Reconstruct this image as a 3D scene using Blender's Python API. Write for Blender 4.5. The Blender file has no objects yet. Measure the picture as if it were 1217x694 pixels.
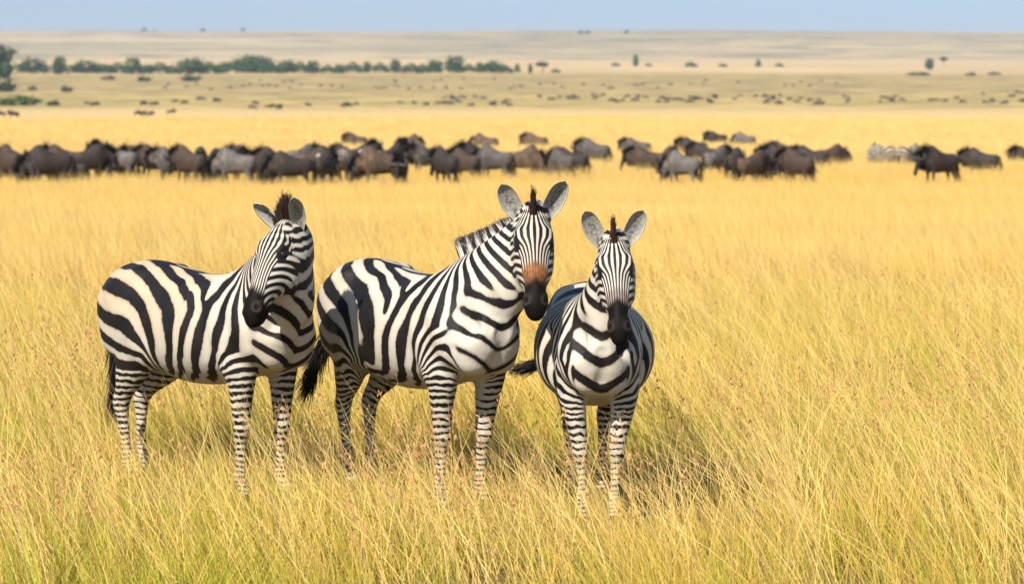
import bpy, math, random
import numpy as np
from mathutils import Vector

SC = bpy.context.scene
COL = SC.collection
R = math.radians
rng = np.random.default_rng(7)
random.seed(7)

# ------------------------------------------------------------------ camera
FPX, CAM_H, HORIZON = 3300.0, 2.3, 85.0          # focal length in photo pixels, eye height, eye-level row
cam_d = bpy.data.cameras.new('camera'); cam = bpy.data.objects.new('camera', cam_d); COL.objects.link(cam)
PITCH = math.atan((347 - HORIZON) / FPX)
cam.location = (0, 0, CAM_H); cam.rotation_euler = (R(90) - PITCH, 0, 0)
cam_d.sensor_width = 36; cam_d.lens = 36 * FPX / 1217
cam_d.clip_start = 0.5; cam_d.clip_end = 60000
cam_d.dof.use_dof = True; cam_d.dof.focus_distance = 14.1; cam_d.dof.aperture_fstop = 4.4
SC.camera = cam
SC.render.resolution_x, SC.render.resolution_y = 1024, 583

# ------------------------------------------------------------------ light
SUN_EL, SUN_AZ = 43.0, 210.0      # degrees; azimuth clockwise from +Y (straight ahead): behind the camera, to its left
world = bpy.data.worlds.new('World'); SC.world = world; world.use_nodes = True
nt = world.node_tree; bg = nt.nodes['Background']
sky = nt.nodes.new('ShaderNodeTexSky'); sky.sky_type = 'NISHITA'; sky.sun_disc = False
sky.sun_elevation = R(SUN_EL); sky.sun_rotation = R(SUN_AZ)
sky.air_density = 1.0; sky.dust_density = 0.3; sky.ozone_density = 2.5
# a bank of blue rain cloud sits low all round: the lowest sky is a deeper blue
_tc = nt.nodes.new('ShaderNodeTexCoord'); _sx = nt.nodes.new('ShaderNodeSeparateXYZ'); nt.links.new(_tc.outputs['Generated'], _sx.inputs[0])
_mr = nt.nodes.new('ShaderNodeMapRange'); _mr.interpolation_type = 'SMOOTHSTEP'; nt.links.new(_sx.outputs[2], _mr.inputs[0])
for _i, _v in zip((1, 2, 3, 4), (.22, .03, 0, 1)): _mr.inputs[_i].default_value = _v
_mx = nt.nodes.new('ShaderNodeMix'); _mx.data_type = 'RGBA'; _mx.blend_type = 'MULTIPLY'; nt.links.new(_mr.outputs[0], _mx.inputs[0])
nt.links.new(sky.outputs[0], _mx.inputs[6]); _mx.inputs[7].default_value = (.40, .53, .82, 1)
nt.links.new(_mx.outputs[2], bg.inputs[0]); bg.inputs[1].default_value = 0.10
sun_d = bpy.data.lights.new('sun', 'SUN'); sun_d.energy = 4.8; sun_d.angle = R(0.5); sun_d.color = (1.0, 0.95, 0.86)
sun = bpy.data.objects.new('sun', sun_d); COL.objects.link(sun)
_az = R(SUN_AZ); _el = R(SUN_EL)
_dir = Vector((math.sin(_az) * math.cos(_el), math.cos(_az) * math.cos(_el), math.sin(_el)))
sun.rotation_euler = _dir.to_track_quat('Z', 'Y').to_euler(); sun.location = (-20, -20, 30)
SC.view_settings.view_transform = 'Standard'; SC.view_settings.look = 'None'
SC.view_settings.exposure = 0.60; SC.view_settings.gamma = 1.0
SC.render.engine = 'CYCLES'
SC.cycles.use_denoising = True
SC.cycles.max_bounces = 8; SC.cycles.diffuse_bounces = 2; SC.cycles.glossy_bounces = 2
SC.cycles.transmission_bounces = 4; SC.cycles.transparent_max_bounces = 8; SC.cycles.volume_bounces = 0

# ------------------------------------------------------------------ helpers
def tag(o, label=None, cat=None, group=None, kind=None):
    if label: o['label'] = label
    if cat: o['category'] = cat
    if group: o['group'] = group
    if kind: o['kind'] = kind
    return o

def mesh_obj(name, V, Fs, mats, parent=None, smooth=True, matidx=None, attrs=None):
    me = bpy.data.meshes.new(name)
    V = np.asarray(V, dtype=np.float64)
    me.from_pydata(V.tolist() if len(V) < 5 else [tuple(v) for v in V], [], [tuple(int(i) for i in f) for f in Fs])
    for m in (mats if isinstance(mats, (list, tuple)) else [mats]): me.materials.append(m)
    if smooth: me.polygons.foreach_set('use_smooth', np.ones(len(me.polygons), dtype=bool))
    if matidx is not None: me.polygons.foreach_set('material_index', np.asarray(matidx, dtype=np.int32))
    for k, a in (attrs or {}).items():
        a = np.asarray(a)
        if a.ndim == 1:
            at = me.attributes.new(k, 'FLOAT', 'POINT'); at.data.foreach_set('value', a.astype(np.float32))
        else:
            at = me.attributes.new(k, 'FLOAT_COLOR', 'POINT')
            at.data.foreach_set('color', np.c_[a, np.ones(len(a))].astype(np.float32).ravel())
    me.update()
    o = bpy.data.objects.new(name, me); COL.objects.link(o)
    if parent is not None: o.parent = parent
    return o

def new_mat(name):
    m = bpy.data.materials.new(name); m.use_nodes = True
    return m, m.node_tree, m.node_tree.nodes['Principled BSDF']

class NB:
    """tiny node builder"""
    def __init__(s, nt): s.nt = nt
    def n(s, typ, **kw):
        x = s.nt.nodes.new(typ)
        for k, v in kw.items(): setattr(x, k, v)
        return x
    def put(s, sock, v):
        if v is None: return
        if isinstance(v, (int, float, tuple, list)): sock.default_value = v
        else: s.nt.links.new(v, sock)
    def math(s, op, a, b=None, c=None, clamp=False):
        x = s.n('ShaderNodeMath', operation=op); x.use_clamp = clamp
        s.put(x.inputs[0], a); s.put(x.inputs[1], b)
        if c is not None: s.put(x.inputs[2], c)
        return x.outputs[0]
    def attr(s, name):
        x = s.n('ShaderNodeAttribute'); x.attribute_name = name; return x
    def mix(s, f, a, b, blend='MIX'):
        x = s.n('ShaderNodeMix', data_type='RGBA', blend_type=blend)
        s.put(x.inputs[0], f); s.put(x.inputs[6], a); s.put(x.inputs[7], b); return x.outputs[2]
    def noise(s, scale, detail=3, vec=None, rough=0.5):
        x = s.n('ShaderNodeTexNoise'); x.inputs['Scale'].default_value = scale; x.inputs['Detail'].default_value = detail
        x.inputs['Roughness'].default_value = rough
        if vec is not None: s.nt.links.new(vec, x.inputs['Vector'])
        return x.outputs['Fac']
    def ramp(s, f, lo, hi, a=0.0, b=1.0, smooth=True):
        x = s.n('ShaderNodeMapRange'); x.interpolation_type = 'SMOOTHSTEP' if smooth else 'LINEAR'
        s.put(x.inputs[0], f); x.inputs[1].default_value = lo; x.inputs[2].default_value = hi
        x.inputs[3].default_value = a; x.inputs[4].default_value = b; return x.outputs[0]
    def objcoord(s): return s.n('ShaderNodeTexCoord').outputs['Object']

def unit(v): v = np.asarray(v, float); return v / np.linalg.norm(v)
def sstep(x, a, b):
    t = np.clip((x - a) / (b - a), 0, 1); return t * t * (3 - 2 * t)

def catmull(P, n):
    """Catmull-Rom resampling of rows of P (any width), n steps a span"""
    P = np.asarray(P, float); Q = np.vstack([2 * P[0] - P[1], P, 2 * P[-1] - P[-2]]); out = []
    for i in range(1, len(Q) - 2):
        for t in np.arange(n) / n:
            a, b, c, d = Q[i - 1], Q[i], Q[i + 1], Q[i + 2]
            out.append(.5 * ((2 * b) + (-a + c) * t + (2 * a - 5 * b + 4 * c - d) * t ** 2 + (-a + 3 * b - 3 * c + d) * t ** 3))
    out.append(P[-1]); return np.array(out)

# ------------------------------------------------------------------ implicit bodies
def seg_d(X, A, B, a0, a1, b0, b1, L):
    """distance-like field of one elliptic tapered segment; L = lateral axis"""
    AB = B - A; t = np.clip(((X - A) @ AB) / max(AB @ AB, 1e-9), 0, 1)
    q = X - (A + t[..., None] * AB)
    u = q @ L; v2 = np.maximum((q * q).sum(-1) - u * u, 0)
    a = a0 + t * (a1 - a0); b = b0 + t * (b1 - b0)
    return (np.sqrt((u / a) ** 2 + v2 / b ** 2 + 1e-12) - 1) * np.minimum(a, b)

class Chain:
    """a tapered tube along a spline: rows x,y,z, half width, half depth; lateral axis per row or one"""
    def __init__(s, rows, L=(0, 1, 0), n=4, k=0.03):
        rows = np.asarray(rows, float); L = np.asarray(L, float)
        if L.ndim == 1: L = np.tile(L, (len(rows), 1))
        s.r = catmull(np.c_[rows, L], n); s.k = k
        s.r[:, 3:5] = np.maximum(s.r[:, 3:5], 0.004)
    def segs(s):
        for p, q in zip(s.r[:-1], s.r[1:]):
            d = q[:3] - p[:3]; L = p[5:] + q[5:]; L = L - d * (L @ d) / max(d @ d, 1e-9); L = unit(L)
            yield p[:3], q[:3], p[3], q[3], p[4], q[4], L
    def box(s):
        m = max(s.r[:, 3].max(), s.r[:, 4].max()) + s.k + .03
        return s.r[:, :3].min(0) - m, s.r[:, :3].max(0) + m
    def d(s, X):
        o = np.full(X.shape[:-1], 9.0)
        for g in s.segs(): o = np.minimum(o, seg_d(X, *g))
        return o

class Torso:
    """loft along local x: rows x, centre z, half width, half height up, half height down"""
    def __init__(s, rows, n=6, k=0.05):
        s.r = catmull(rows, n); s.k = k; s.r[:, 2:] = np.maximum(s.r[:, 2:], 0.01)
    def box(s):
        r = s.r; w = r[:, 2].max() + .1
        return np.array([r[0, 0] - .12, -w, (r[:, 1] - r[:, 4]).min() - .1]), np.array([r[-1, 0] + .12, w, (r[:, 1] + r[:, 3]).max() + .1])
    def d(s, X):
        r = s.r; x = X[..., 0]; xc = np.clip(x, r[0, 0], r[-1, 0])
        f = lambda j: np.interp(xc, r[:, 0], r[:, j])
        w = f(2); dz = X[..., 2] - f(1); h = np.where(dz > 0, f(3), f(4))
        e = (np.sqrt(np.abs(X[..., 1] / w) ** 2.1 + np.abs(dz / h) ** 2.1 + 1e-12) - 1) * np.minimum(w, h)
        ex = np.abs(x - xc)
        return np.where(ex > 0, np.sqrt(np.maximum(e, 0) ** 2 + ex ** 2) + np.minimum(e, 0) * 0, e)

def smin(a, b, k):
    h = np.maximum(k - np.abs(a - b), 0) / k
    return np.minimum(a, b) - h * h * k * .25

def implicit_mesh(prims, carve=(), vox=0.008):
    los, his = zip(*[p.box() for p in prims]); lo = np.min(los, 0) - vox * 3; hi = np.max(his, 0) + vox * 3
    n = np.ceil((hi - lo) / vox).astype(int) + 1
    G = np.full(n, 9.0, dtype=np.float32)
    def block(p):
        a, b = p.box(); i0 = np.maximum(((a - lo) / vox).astype(int), 0); i1 = np.minimum(np.ceil((b - lo) / vox).astype(int) + 1, n)
        ax = [lo[j] + vox * np.arange(i0[j], i1[j]) for j in range(3)]
        return tuple(slice(i0[j], i1[j]) for j in range(3)), ax
    for p in prims:
        sl, ax = block(p)
        if isinstance(p, Chain):
            D = np.full([len(a) for a in ax], 9.0, dtype=np.float32)
            for g in p.segs():
                m = max(g[2:6]) + p.k + .02; c0 = np.minimum(g[0], g[1]) - m; c1 = np.maximum(g[0], g[1]) + m
                ss = [slice(*np.searchsorted(ax[j], [c0[j], c1[j]])) for j in range(3)]
                X = np.stack(np.meshgrid(*[ax[j][ss[j]] for j in range(3)], indexing='ij'), -1)
                if X.size: D[tuple(ss)] = np.minimum(D[tuple(ss)], seg_d(X, *g))
        else:
            X = np.stack(np.meshgrid(*ax, indexing='ij'), -1); D = p.d(X)
        G[sl] = smin(G[sl], D, p.k)
    for p in carve:
        sl, ax = block(p); X = np.stack(np.meshgrid(*ax, indexing='ij'), -1)
        G[sl] = -smin(-G[sl], p.d(X), p.k)
    # surface nets
    S = G < 0
    c = np.zeros(n - 1, dtype=np.int8)
    for i in (0, 1):
        for j in (0, 1):
            for k in (0, 1): c += S[i:n[0] - 1 + i, j:n[1] - 1 + j, k:n[2] - 1 + k]
    act = (c > 0) & (c < 8); idx = np.argwhere(act); vid = np.full(n - 1, -1, dtype=np.int64); vid[act] = np.arange(len(idx))
    acc = np.zeros((len(idx), 3)); cnt = np.zeros(len(idx))
    cor = np.array([(i, j, k) for i in (0, 1) for j in (0, 1) for k in (0, 1)])
    for e0 in cor:
        for ax_ in range(3):
            if e0[ax_]: continue
            e1 = e0.copy(); e1[ax_] = 1
            g0 = G[tuple((idx + e0).T)]; g1 = G[tuple((idx + e1).T)]; m = (g0 < 0) != (g1 < 0)
            t = np.where(m, g0 / np.where(m, g0 - g1, 1), 0)
            acc[m] += (e0 + (e1 - e0) * t[:, None])[m]; cnt[m] += 1
    V = lo + vox * (idx + acc / cnt[:, None])
    Fs = []
    for ax_ in range(3):
        sl0 = [slice(None)] * 3; sl1 = [slice(None)] * 3; sl0[ax_] = slice(0, -1); sl1[ax_] = slice(1, None)
        E = np.argwhere(S[tuple(sl0)] != S[tuple(sl1)])
        b, cc = (ax_ + 1) % 3, (ax_ + 2) % 3
        E = E[(E[:, b] > 0) & (E[:, cc] > 0)]
        ins = S[tuple(E.T)]
        q = []
        for db, dc in ((0, 0), (1, 0), (1, 1), (0, 1)):
            p = E.copy(); p[:, b] -= db; p[:, cc] -= dc; q.append(vid[tuple(p.T)])
        q = np.stack(q, 1); q[~ins] = q[~ins][:, ::-1]; Fs.append(q[(q >= 0).all(1)])
    Fs = np.vstack(Fs)
    # two rounds of gentle smoothing
    nv = len(V); e = np.vstack([Fs[:, [0, 1]], Fs[:, [1, 2]], Fs[:, [2, 3]], Fs[:, [3, 0]]])
    deg = np.maximum(np.bincount(e[:, 0], minlength=nv), 1)
    for lam in (.5, -.52, .5):
        s = np.stack([np.bincount(e[:, 0], weights=V[e[:, 1], k], minlength=nv) for k in range(3)], 1) / deg[:, None]
        V = V + lam * (s - V)
    return V, Fs
# ------------------------------------------------------------------ ground and hills
PROF = np.array([(0, 0), (18, 0), (45, -.75), (80, -1.75), (118, -2.5), (180, -3.2), (250, -3.9), (400, -5.4), (600, -6.9), (900, -7.9), (1200, -6.2), (1500, -3.0), (1850, .6), (2400, 4.5), (3200, 12), (4200, 20)], float)
def ground_z(x, y):
    d = np.asarray(y, float); x = np.asarray(x, float)
    z = np.interp(d, PROF[:, 0], PROF[:, 1])
    for k in (.985, 1.015, .96, 1.04, .93, 1.07): z = z + np.interp(d * k, PROF[:, 0], PROF[:, 1])
    z = z / 7
    w = sstep(d, 25, 120)
    return z + w * (.10 * np.sin(x * .11 + 1.3) * np.sin(d * .06) + .22 * np.sin(x * .031 + d * .017)) * (1 - sstep(d, 300, 700)) + sstep(d, 700, 1600) * .5 * np.sin(x * .008 + d * .004)

def sheet(name, ds, half, zf, mat, nx=90):
    V = []; Fs = []
    for d in ds:
        for u in np.linspace(-1, 1, nx):
            x = half(d) * np.sign(u) * abs(u) ** 1.3; V.append((x, d, float(zf(x, d))))
    for i in range(len(ds) - 1):
        for j in range(nx - 1):
            a = i * nx + j; Fs.append((a, a + 1, a + nx + 1, a + nx))
    return tag(mesh_obj(name, V, Fs, mat), kind='structure')

def ground_material():
    m, nt, bs = new_mat('dry_savanna'); b = NB(nt)
    geo = b.n('ShaderNodeNewGeometry'); sep = b.n('ShaderNodeSeparateXYZ'); nt.links.new(geo.outputs['Position'], sep.inputs[0])
    Y = sep.outputs[1]; pos = geo.outputs['Position']
    mp = b.n('ShaderNodeMapping'); nt.links.new(pos, mp.inputs[0]); mp.inputs['Scale'].default_value = (.0035, .0016, 0)
    big = b.noise(1.0, 4, mp.outputs[0], .6)
    mp2 = b.n('ShaderNodeMapping'); nt.links.new(pos, mp2.inputs[0]); mp2.inputs['Scale'].default_value = (.02, .008, 0)
    mid = b.noise(1.0, 4, mp2.outputs[0], .6)
    fine = b.noise(3.0, 5, pos, .65)
    Yw = b.math('ADD', Y, b.math('MULTIPLY', b.math('SUBTRACT', mid, .5), b.math('MULTIPLY', Y, .18)))
    c = b.mix(b.ramp(Yw, 22, 60), (.17, .12, .045, 1), (.62, .40, .15, 1))             # thatch under the tall grass, then gold
    c = b.mix(b.ramp(Yw, 220, 360), c, (.60, .42, .18, 1))
    c = b.mix(b.ramp(Yw, 560, 900), c, b.mix(b.ramp(mid, .4, .62), (.52, .375, .135, 1), (.38, .295, .11, 1)))   # greener flat where the far herd grazes
    c = b.mix(b.ramp(Yw, 900, 1300), c, b.mix(b.ramp(mid, .38, .66), (.46, .33, .135, 1), (.33, .25, .10, 1)))
    c = b.mix(b.ramp(Yw, 1700, 2100), c, b.mix(b.ramp(big, .35, .65), (.60, .42, .20, 1), (.48, .34, .18, 1)))
    mp3 = b.n('ShaderNodeMapping'); nt.links.new(pos, mp3.inputs[0]); mp3.inputs['Scale'].default_value = (.035, .03, 0)
    tuss = b.noise(1.0, 5, mp3.outputs[0], .7)
    c = b.mix(b.math('MULTIPLY', b.math('MULTIPLY', b.ramp(tuss, .47, .60), b.ramp(Yw, 620, 800)), b.ramp(Yw, 1900, 1700, 0, .8)), c, (.19, .14, .065, 1))   # scrub and dry tussocks on the flat
    c = b.mix(b.math('MULTIPLY', b.ramp(fine, .4, .75), .35), c, b.mix(.5, c, (.16, .12, .05, 1)))
    c = b.mix(b.math('MULTIPLY', b.ramp(mid, .5, .8), .25), c, (.70, .47, .17, 1))
    nt.links.new(c, bs.inputs['Base Color']); bs.inputs['Roughness'].default_value = .95; bs.inputs['Specular IOR Level'].default_value = .05
    return m
ds = np.r_[np.linspace(-6, 60, 60), np.geomspace(62, 4200, 120)]
sheet('ground', ds, lambda d: 60 + .55 * max(d, 0), ground_z, ground_material())

def hills_material():
    m, nt, bs = new_mat('far_hills'); b = NB(nt)
    geo = b.n('ShaderNodeNewGeometry'); pos = geo.outputs['Position']
    mp = b.n('ShaderNodeMapping'); nt.links.new(pos, mp.inputs[0]); mp.inputs['Scale'].default_value = (.0007, .0007, .02)
    n = b.noise(1.0, 5, mp.outputs[0], .6)
    mp2 = b.n('ShaderNodeMapping'); nt.links.new(pos, mp2.inputs[0]); mp2.inputs['Scale'].default_value = (.006, .004, .05)
    n2 = b.noise(1.0, 6, mp2.outputs[0], .7)
    c = b.mix(b.ramp(n, .38, .62), (.52, .385, .20, 1), (.33, .265, .14, 1))
    c = b.mix(b.math('MULTIPLY', b.ramp(n2, .48, .62), .75), c, (.19, .16, .09, 1))
    nt.links.new(c, bs.inputs['Base Color']); bs.inputs['Roughness'].default_value = 1; bs.inputs['Specular IOR Level'].default_value = 0
    return m
def hill_z(x, d):
    t = sstep(d, 3000, 8200)
    ridge = 112 + 5 * math.sin(x * .0011 + .6) + 3 * math.sin(x * .0031) + 1.2 * math.sin(x * .011 + 2)
    roll = 5 * math.sin(x * .0016 + d * .0021) * t
    return -2 + 12 * sstep(d, 2600, 3300) + (ridge - 8) * t ** 1.15 + roll - 30 * sstep(d, 8600, 11000)
sheet('hills', np.linspace(2600, 11000, 70), lambda d: .75 * d, hill_z, hills_material(), nx=140)

hm = bpy.data.materials.new('haze_air'); hm.use_nodes = True; hnt = hm.node_tree; hnt.nodes.clear()
ho = hnt.nodes.new('ShaderNodeOutputMaterial'); pv = hnt.nodes.new('ShaderNodeVolumePrincipled')
pv.inputs['Color'].default_value = (.80, .86, .98, 1); pv.inputs['Density'].default_value = 7e-5; pv.inputs['Anisotropy'].default_value = .0
hnt.links.new(pv.outputs[0], ho.inputs['Volume'])
hx, hy0, hy1, hz0, hz1 = 9000, -200, 12000, -36, 190
hv = [(x, y, z) for x in (-hx, hx) for y in (hy0, hy1) for z in (hz0, hz1)]
hb = mesh_obj('haze', hv, [(0, 1, 3, 2), (4, 6, 7, 5), (0, 4, 5, 1), (2, 3, 7, 6), (0, 2, 6, 4), (1, 5, 7, 3)], hm, smooth=False)
tag(hb, kind='stuff')
# ------------------------------------------------------------------ zebra materials
def coat_material(name, cream=(.52, .40, .26), white=(.56, .52, .44), tan=(.36, .14, .045), tan_amt=1.0, seed=0.0, soil=.5, wobble=.3):
    m, nt, bs = new_mat(name); b = NB(nt)
    co = b.objcoord()
    mp = b.n('ShaderNodeMapping'); nt.links.new(co, mp.inputs[0]); mp.inputs['Location'].default_value = (seed, seed * .7, seed * .3)
    v = mp.outputs[0]
    n1 = b.noise(5.0, 2, v); n2 = b.noise(38, 4, v); n3 = b.noise(160, 3, v); n4 = b.noise(330, 2, v)
    wob = b.math('ADD', b.math('MULTIPLY', b.math('SUBTRACT', n1, .5), wobble), b.math('MULTIPLY', b.math('SUBTRACT', n2, .5), .10))
    hd = b.attr('headw').outputs['Fac']
    wob = b.math('MULTIPLY', wob, b.math('SUBTRACT', 1.0, b.math('MULTIPLY', hd, .55)))
    wob = b.math('ADD', wob, b.math('MULTIPLY', b.attr('legw').outputs['Fac'], b.math('MULTIPLY', b.math('SUBTRACT', b.noise(17, 3, v), .5), 1.1)))
    wa = b.math('MULTIPLY', wob, 2 * math.pi); cw, sw = b.math('COSINE', wa), b.math('SINE', wa)
    def wave(nm):            # the phase is carried as a cosine and a sine, so that it interpolates across a full turn
        c_, s_ = b.attr(nm + 'c').outputs['Fac'], b.attr(nm + 's').outputs['Fac']
        ln = b.math('MAXIMUM', b.math('SQRT', b.math('ADD', b.math('MULTIPLY', c_, c_), b.math('MULTIPLY', s_, s_))), .05)
        return b.math('DIVIDE', b.math('SUBTRACT', b.math('MULTIPLY', c_, cw), b.math('MULTIPLY', s_, sw)), ln)
    ca, cb, cc = wave('pa'), wave('pb'), wave('pc'); w = b.attr('pw').outputs['Fac']
    ca = b.math('ADD', b.math('MULTIPLY', ca, b.math('SUBTRACT', 1.0, hd)), b.math('MULTIPLY', cc, hd))
    s = b.math('ADD', b.math('MULTIPLY', ca, b.math('SUBTRACT', 1.0, w)), b.math('MULTIPLY', cb, w))
    s = b.math('ADD', s, b.attr('bias').outputs['Fac'])
    s = b.math('ADD', s, b.math('MULTIPLY', b.math('SUBTRACT', n4, .5), .34))
    blk = b.ramp(s, .17, -.17)
    dirt = b.ramp(b.noise(2.6, 4, v), .35, .75)
    creamw = b.attr('cream').outputs['Fac']
    pale = b.mix(creamw, (*white, 1), (*cream, 1))
    pale = b.mix(b.math('MULTIPLY', dirt, soil), pale, (.42, .30, .17, 1))
    pale = b.mix(b.math('MULTIPLY', n3, .35), pale, (.40, .34, .26, 1))
    dark = b.mix(b.ramp(n1, .35, .7), (.006, .005, .005, 1), (.014, .011, .010, 1))
    fringe = b.ramp(s, .75, .10)                                                      # hairs of the dark bands straying into the white
    pale = b.mix(b.math('MULTIPLY', fringe, .45), pale, (.27, .20, .13, 1))
    lw = b.math('MULTIPLY', b.attr('legw').outputs['Fac'], b.ramp(n2, .35, .7))
    pale = b.mix(b.math('MULTIPLY', lw, .4), pale, (.33, .24, .14, 1))
    c = b.mix(blk, pale, dark)
    tn = b.math('MULTIPLY', b.attr('tan').outputs['Fac'], tan_amt)
    c = b.mix(tn, c, b.mix(b.ramp(n2, .3, .7), (*tan, 1), (tan[0] * .45, tan[1] * .45, tan[2] * .45, 1)))
    c = b.mix(b.attr('muz').outputs['Fac'], c, b.mix(n2, (.004, .003, .0028, 1), (.011, .008, .006, 1)))
    c = b.mix(b.math('MULTIPLY', b.attr('nos').outputs['Fac'], .55), c, (.048, .037, .031, 1))
    nt.links.new(c, bs.inputs['Base Color'])
    nt.links.new(b.ramp(b.math('MAXIMUM', blk, b.attr('muz').outputs['Fac']), 0, 1, .9, .60), bs.inputs['Roughness'])
    nt.links.new(b.math('MULTIPLY_ADD', b.attr('muz').outputs['Fac'], -.15, .22), bs.inputs['Specular IOR Level'])
    # short coat: fine bump, with the hair's larger swirl
    bu = b.n('ShaderNodeBump'); bu.inputs['Strength'].default_value = .16; bu.inputs['Distance'].default_value = .006
    fold = b.n('ShaderNodeMapping'); nt.links.new(v, fold.inputs[0]); fold.inputs['Scale'].default_value = (14, 14, 5)
    nt.links.new(b.math('ADD', b.math('ADD', n3, b.math('MULTIPLY', n2, 1.2)), b.math('MULTIPLY', b.noise(1.0, 4, fold.outputs[0]), 5.0)), bu.inputs['Height']); nt.links.new(bu.outputs[0], bs.inputs['Normal'])
    return m

def hair_material(name, dark, pale, thresh=.0):
    """mane and tail hair: 'pa' stripes carried over from the neck, tips dark"""
    m, nt, bs = new_mat(name); b = NB(nt)
    s = b.math('COSINE', b.math('MULTIPLY', b.attr('pa').outputs['Fac'], 2 * math.pi))
    blk = b.ramp(b.math('ADD', s, thresh), .15, -.15)
    blk = b.math('MAXIMUM', blk, b.attr('tip').outputs['Fac'])
    c = b.mix(blk, (*pale, 1), (*dark, 1))
    nt.links.new(c, bs.inputs['Base Color']); bs.inputs['Roughness'].default_value = .55
    bs.inputs['Specular IOR Level'].default_value = .3
    return m

def plain_material(name, col, rough=.5, spec=.5, var=.25, scale=30):
    m, nt, bs = new_mat(name); b = NB(nt)
    n = b.noise(scale, 4, b.objcoord())
    c = b.mix(n, tuple(x * (1 - var) for x in col) + (1,), tuple(min(1, x * (1 + var)) for x in col) + (1,))
    nt.links.new(c, bs.inputs['Base Color']); bs.inputs['Roughness'].default_value = rough
    bs.inputs['Specular IOR Level'].default_value = spec
    return m

EYE_M = plain_material('eye_dark', (.012, .007, .005), .08, .6)
HOOF_M = plain_material('hoof_horn', (.035, .03, .027), .5)
EAR_IN = None
def ear_materials():
    m, nt, bs = new_mat('ear_inside'); b = NB(nt)
    e = b.attr('rim').outputs['Fac']; t = b.attr('along').outputs['Fac']
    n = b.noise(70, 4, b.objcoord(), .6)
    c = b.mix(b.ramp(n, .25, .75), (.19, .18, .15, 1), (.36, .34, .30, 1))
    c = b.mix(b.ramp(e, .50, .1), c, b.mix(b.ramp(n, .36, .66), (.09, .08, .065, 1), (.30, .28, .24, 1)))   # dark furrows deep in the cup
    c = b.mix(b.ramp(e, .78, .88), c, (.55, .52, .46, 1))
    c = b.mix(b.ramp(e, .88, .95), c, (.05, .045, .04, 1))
    nt.links.new(c, bs.inputs['Base Color']); bs.inputs['Roughness'].default_value = .9
    m2, nt, bs = new_mat('ear_outside'); b = NB(nt)
    t = b.attr('along').outputs['Fac']
    s = b.math('COSINE', b.math('MULTIPLY', t, 13.0)); 
    c = b.mix(b.ramp(s, -.1, .1), (.02, .018, .016, 1), (.55, .51, .45, 1))
    nt.links.new(c, bs.inputs['Base Color']); bs.inputs['Roughness'].default_value = .85
    return m, m2
EAR_IN, EAR_OUT = ear_materials()

def ear_mesh(base, tip, face, W=.052, depth=.8):
    """a cupped leaf with thickness: returns V, F, material index, rim, along"""
    base, tip = np.array(base), np.array(tip); e = unit(tip - base); ln = np.linalg.norm(tip - base)
    f = np.array(face, float); f = unit(f - e * (f @ e)); sd = np.cross(e, f)
    nt_, ns = 16, 13; V = []; rim = []; al = []
    for layer in (0, 1):
        for i in range(nt_):
            t = i / (nt_ - 1)
            w = W * (.50 + .50 * float(sstep(t, 0, .42))) * (1 - max(0, (t - .45) / .55) ** 2.8) ** .56 if t < 1 else .002
            w = max(w, .002)
            for j in range(ns):
                s = -1 + 2 * j / (ns - 1); th = s * 1.15
                p = base + e * (ln * t) + sd * (w * math.sin(th) / math.sin(1.15)) - f * (depth * w * (math.cos(th) - math.cos(1.15)) * 1.1)
                p = p + f * (.02 * t * t) - (f * .005 if layer else 0) * 1
                V.append(p); rim.append(max(abs(s), t ** 6)); al.append(t)
    Fs = []; mi = []
    o = nt_ * ns
    for i in range(nt_ - 1):
        for j in range(ns - 1):
            a = i * ns + j; Fs.append((a, a + 1, a + ns + 1, a + ns)); mi.append(0)
            a += o; Fs.append((a, a + ns, a + ns + 1, a + 1)); mi.append(1)
        for j in (0, ns - 1):
            a = i * ns + j; Fs.append((a, a + ns, a + ns + o, a + o)); mi.append(1)
    return np.array(V), Fs, mi, np.array(rim), np.array(al)

def hair_strips(roots, dirs, length, width, curl, n=4, jit=.25, seed=1, lat=None):
    """flat tapering hair blades; returns V, F, t, blade id"""
    g = np.random.default_rng(seed); N = len(roots)
    V = np.zeros((N, n + 1, 2, 3)); T = np.zeros((N, n + 1, 2))
    d = dirs + g.normal(0, jit, (N, 3)); d /= np.linalg.norm(d, axis=1)[:, None]
    side = np.cross(d, g.normal(0, 1, (N, 3))); side /= np.linalg.norm(side, axis=1)[:, None]
    ln = length * g.uniform(.75, 1.12, N); bend = g.normal(0, curl, (N, 3))
    for i in range(n + 1):
        t = i / n; c = roots + d * (ln * t)[:, None] + bend * (ln * t * t)[:, None]
        w = width * (1 - .6 * t) * .5
        V[:, i, 0] = c - side * w; V[:, i, 1] = c + side * w; T[:, i] = t
    base = np.arange(N)[:, None] * (2 * (n + 1)); Fs = []
    for i in range(n): Fs.append(np.stack([base[:, 0] + 2 * i, base[:, 0] + 2 * i + 1, base[:, 0] + 2 * i + 3, base[:, 0] + 2 * i + 2], 1))
    return V.reshape(-1, 3), np.vstack(Fs), T.ravel(), np.repeat(np.arange(N), 2 * (n + 1))

def tube(pts, rad, n=10):
    pts = np.array(pts); V = []; Fs = []
    for i, p in enumerate(pts):
        t = unit(pts[min(i + 1, len(pts) - 1)] - pts[max(i - 1, 0)]); a = unit(np.cross(t, (.31, .95, .05))); c = np.cross(t, a)
        for j in range(n):
            th = 2 * math.pi * j / n; V.append(p + rad[i] * (a * math.cos(th) + c * math.sin(th)))
    for i in range(len(pts) - 1):
        for j in range(n):
            k = (j + 1) % n; Fs.append((i * n + j, i * n + k, i * n + n + k, i * n + n + j))
    return np.array(V), Fs

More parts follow.
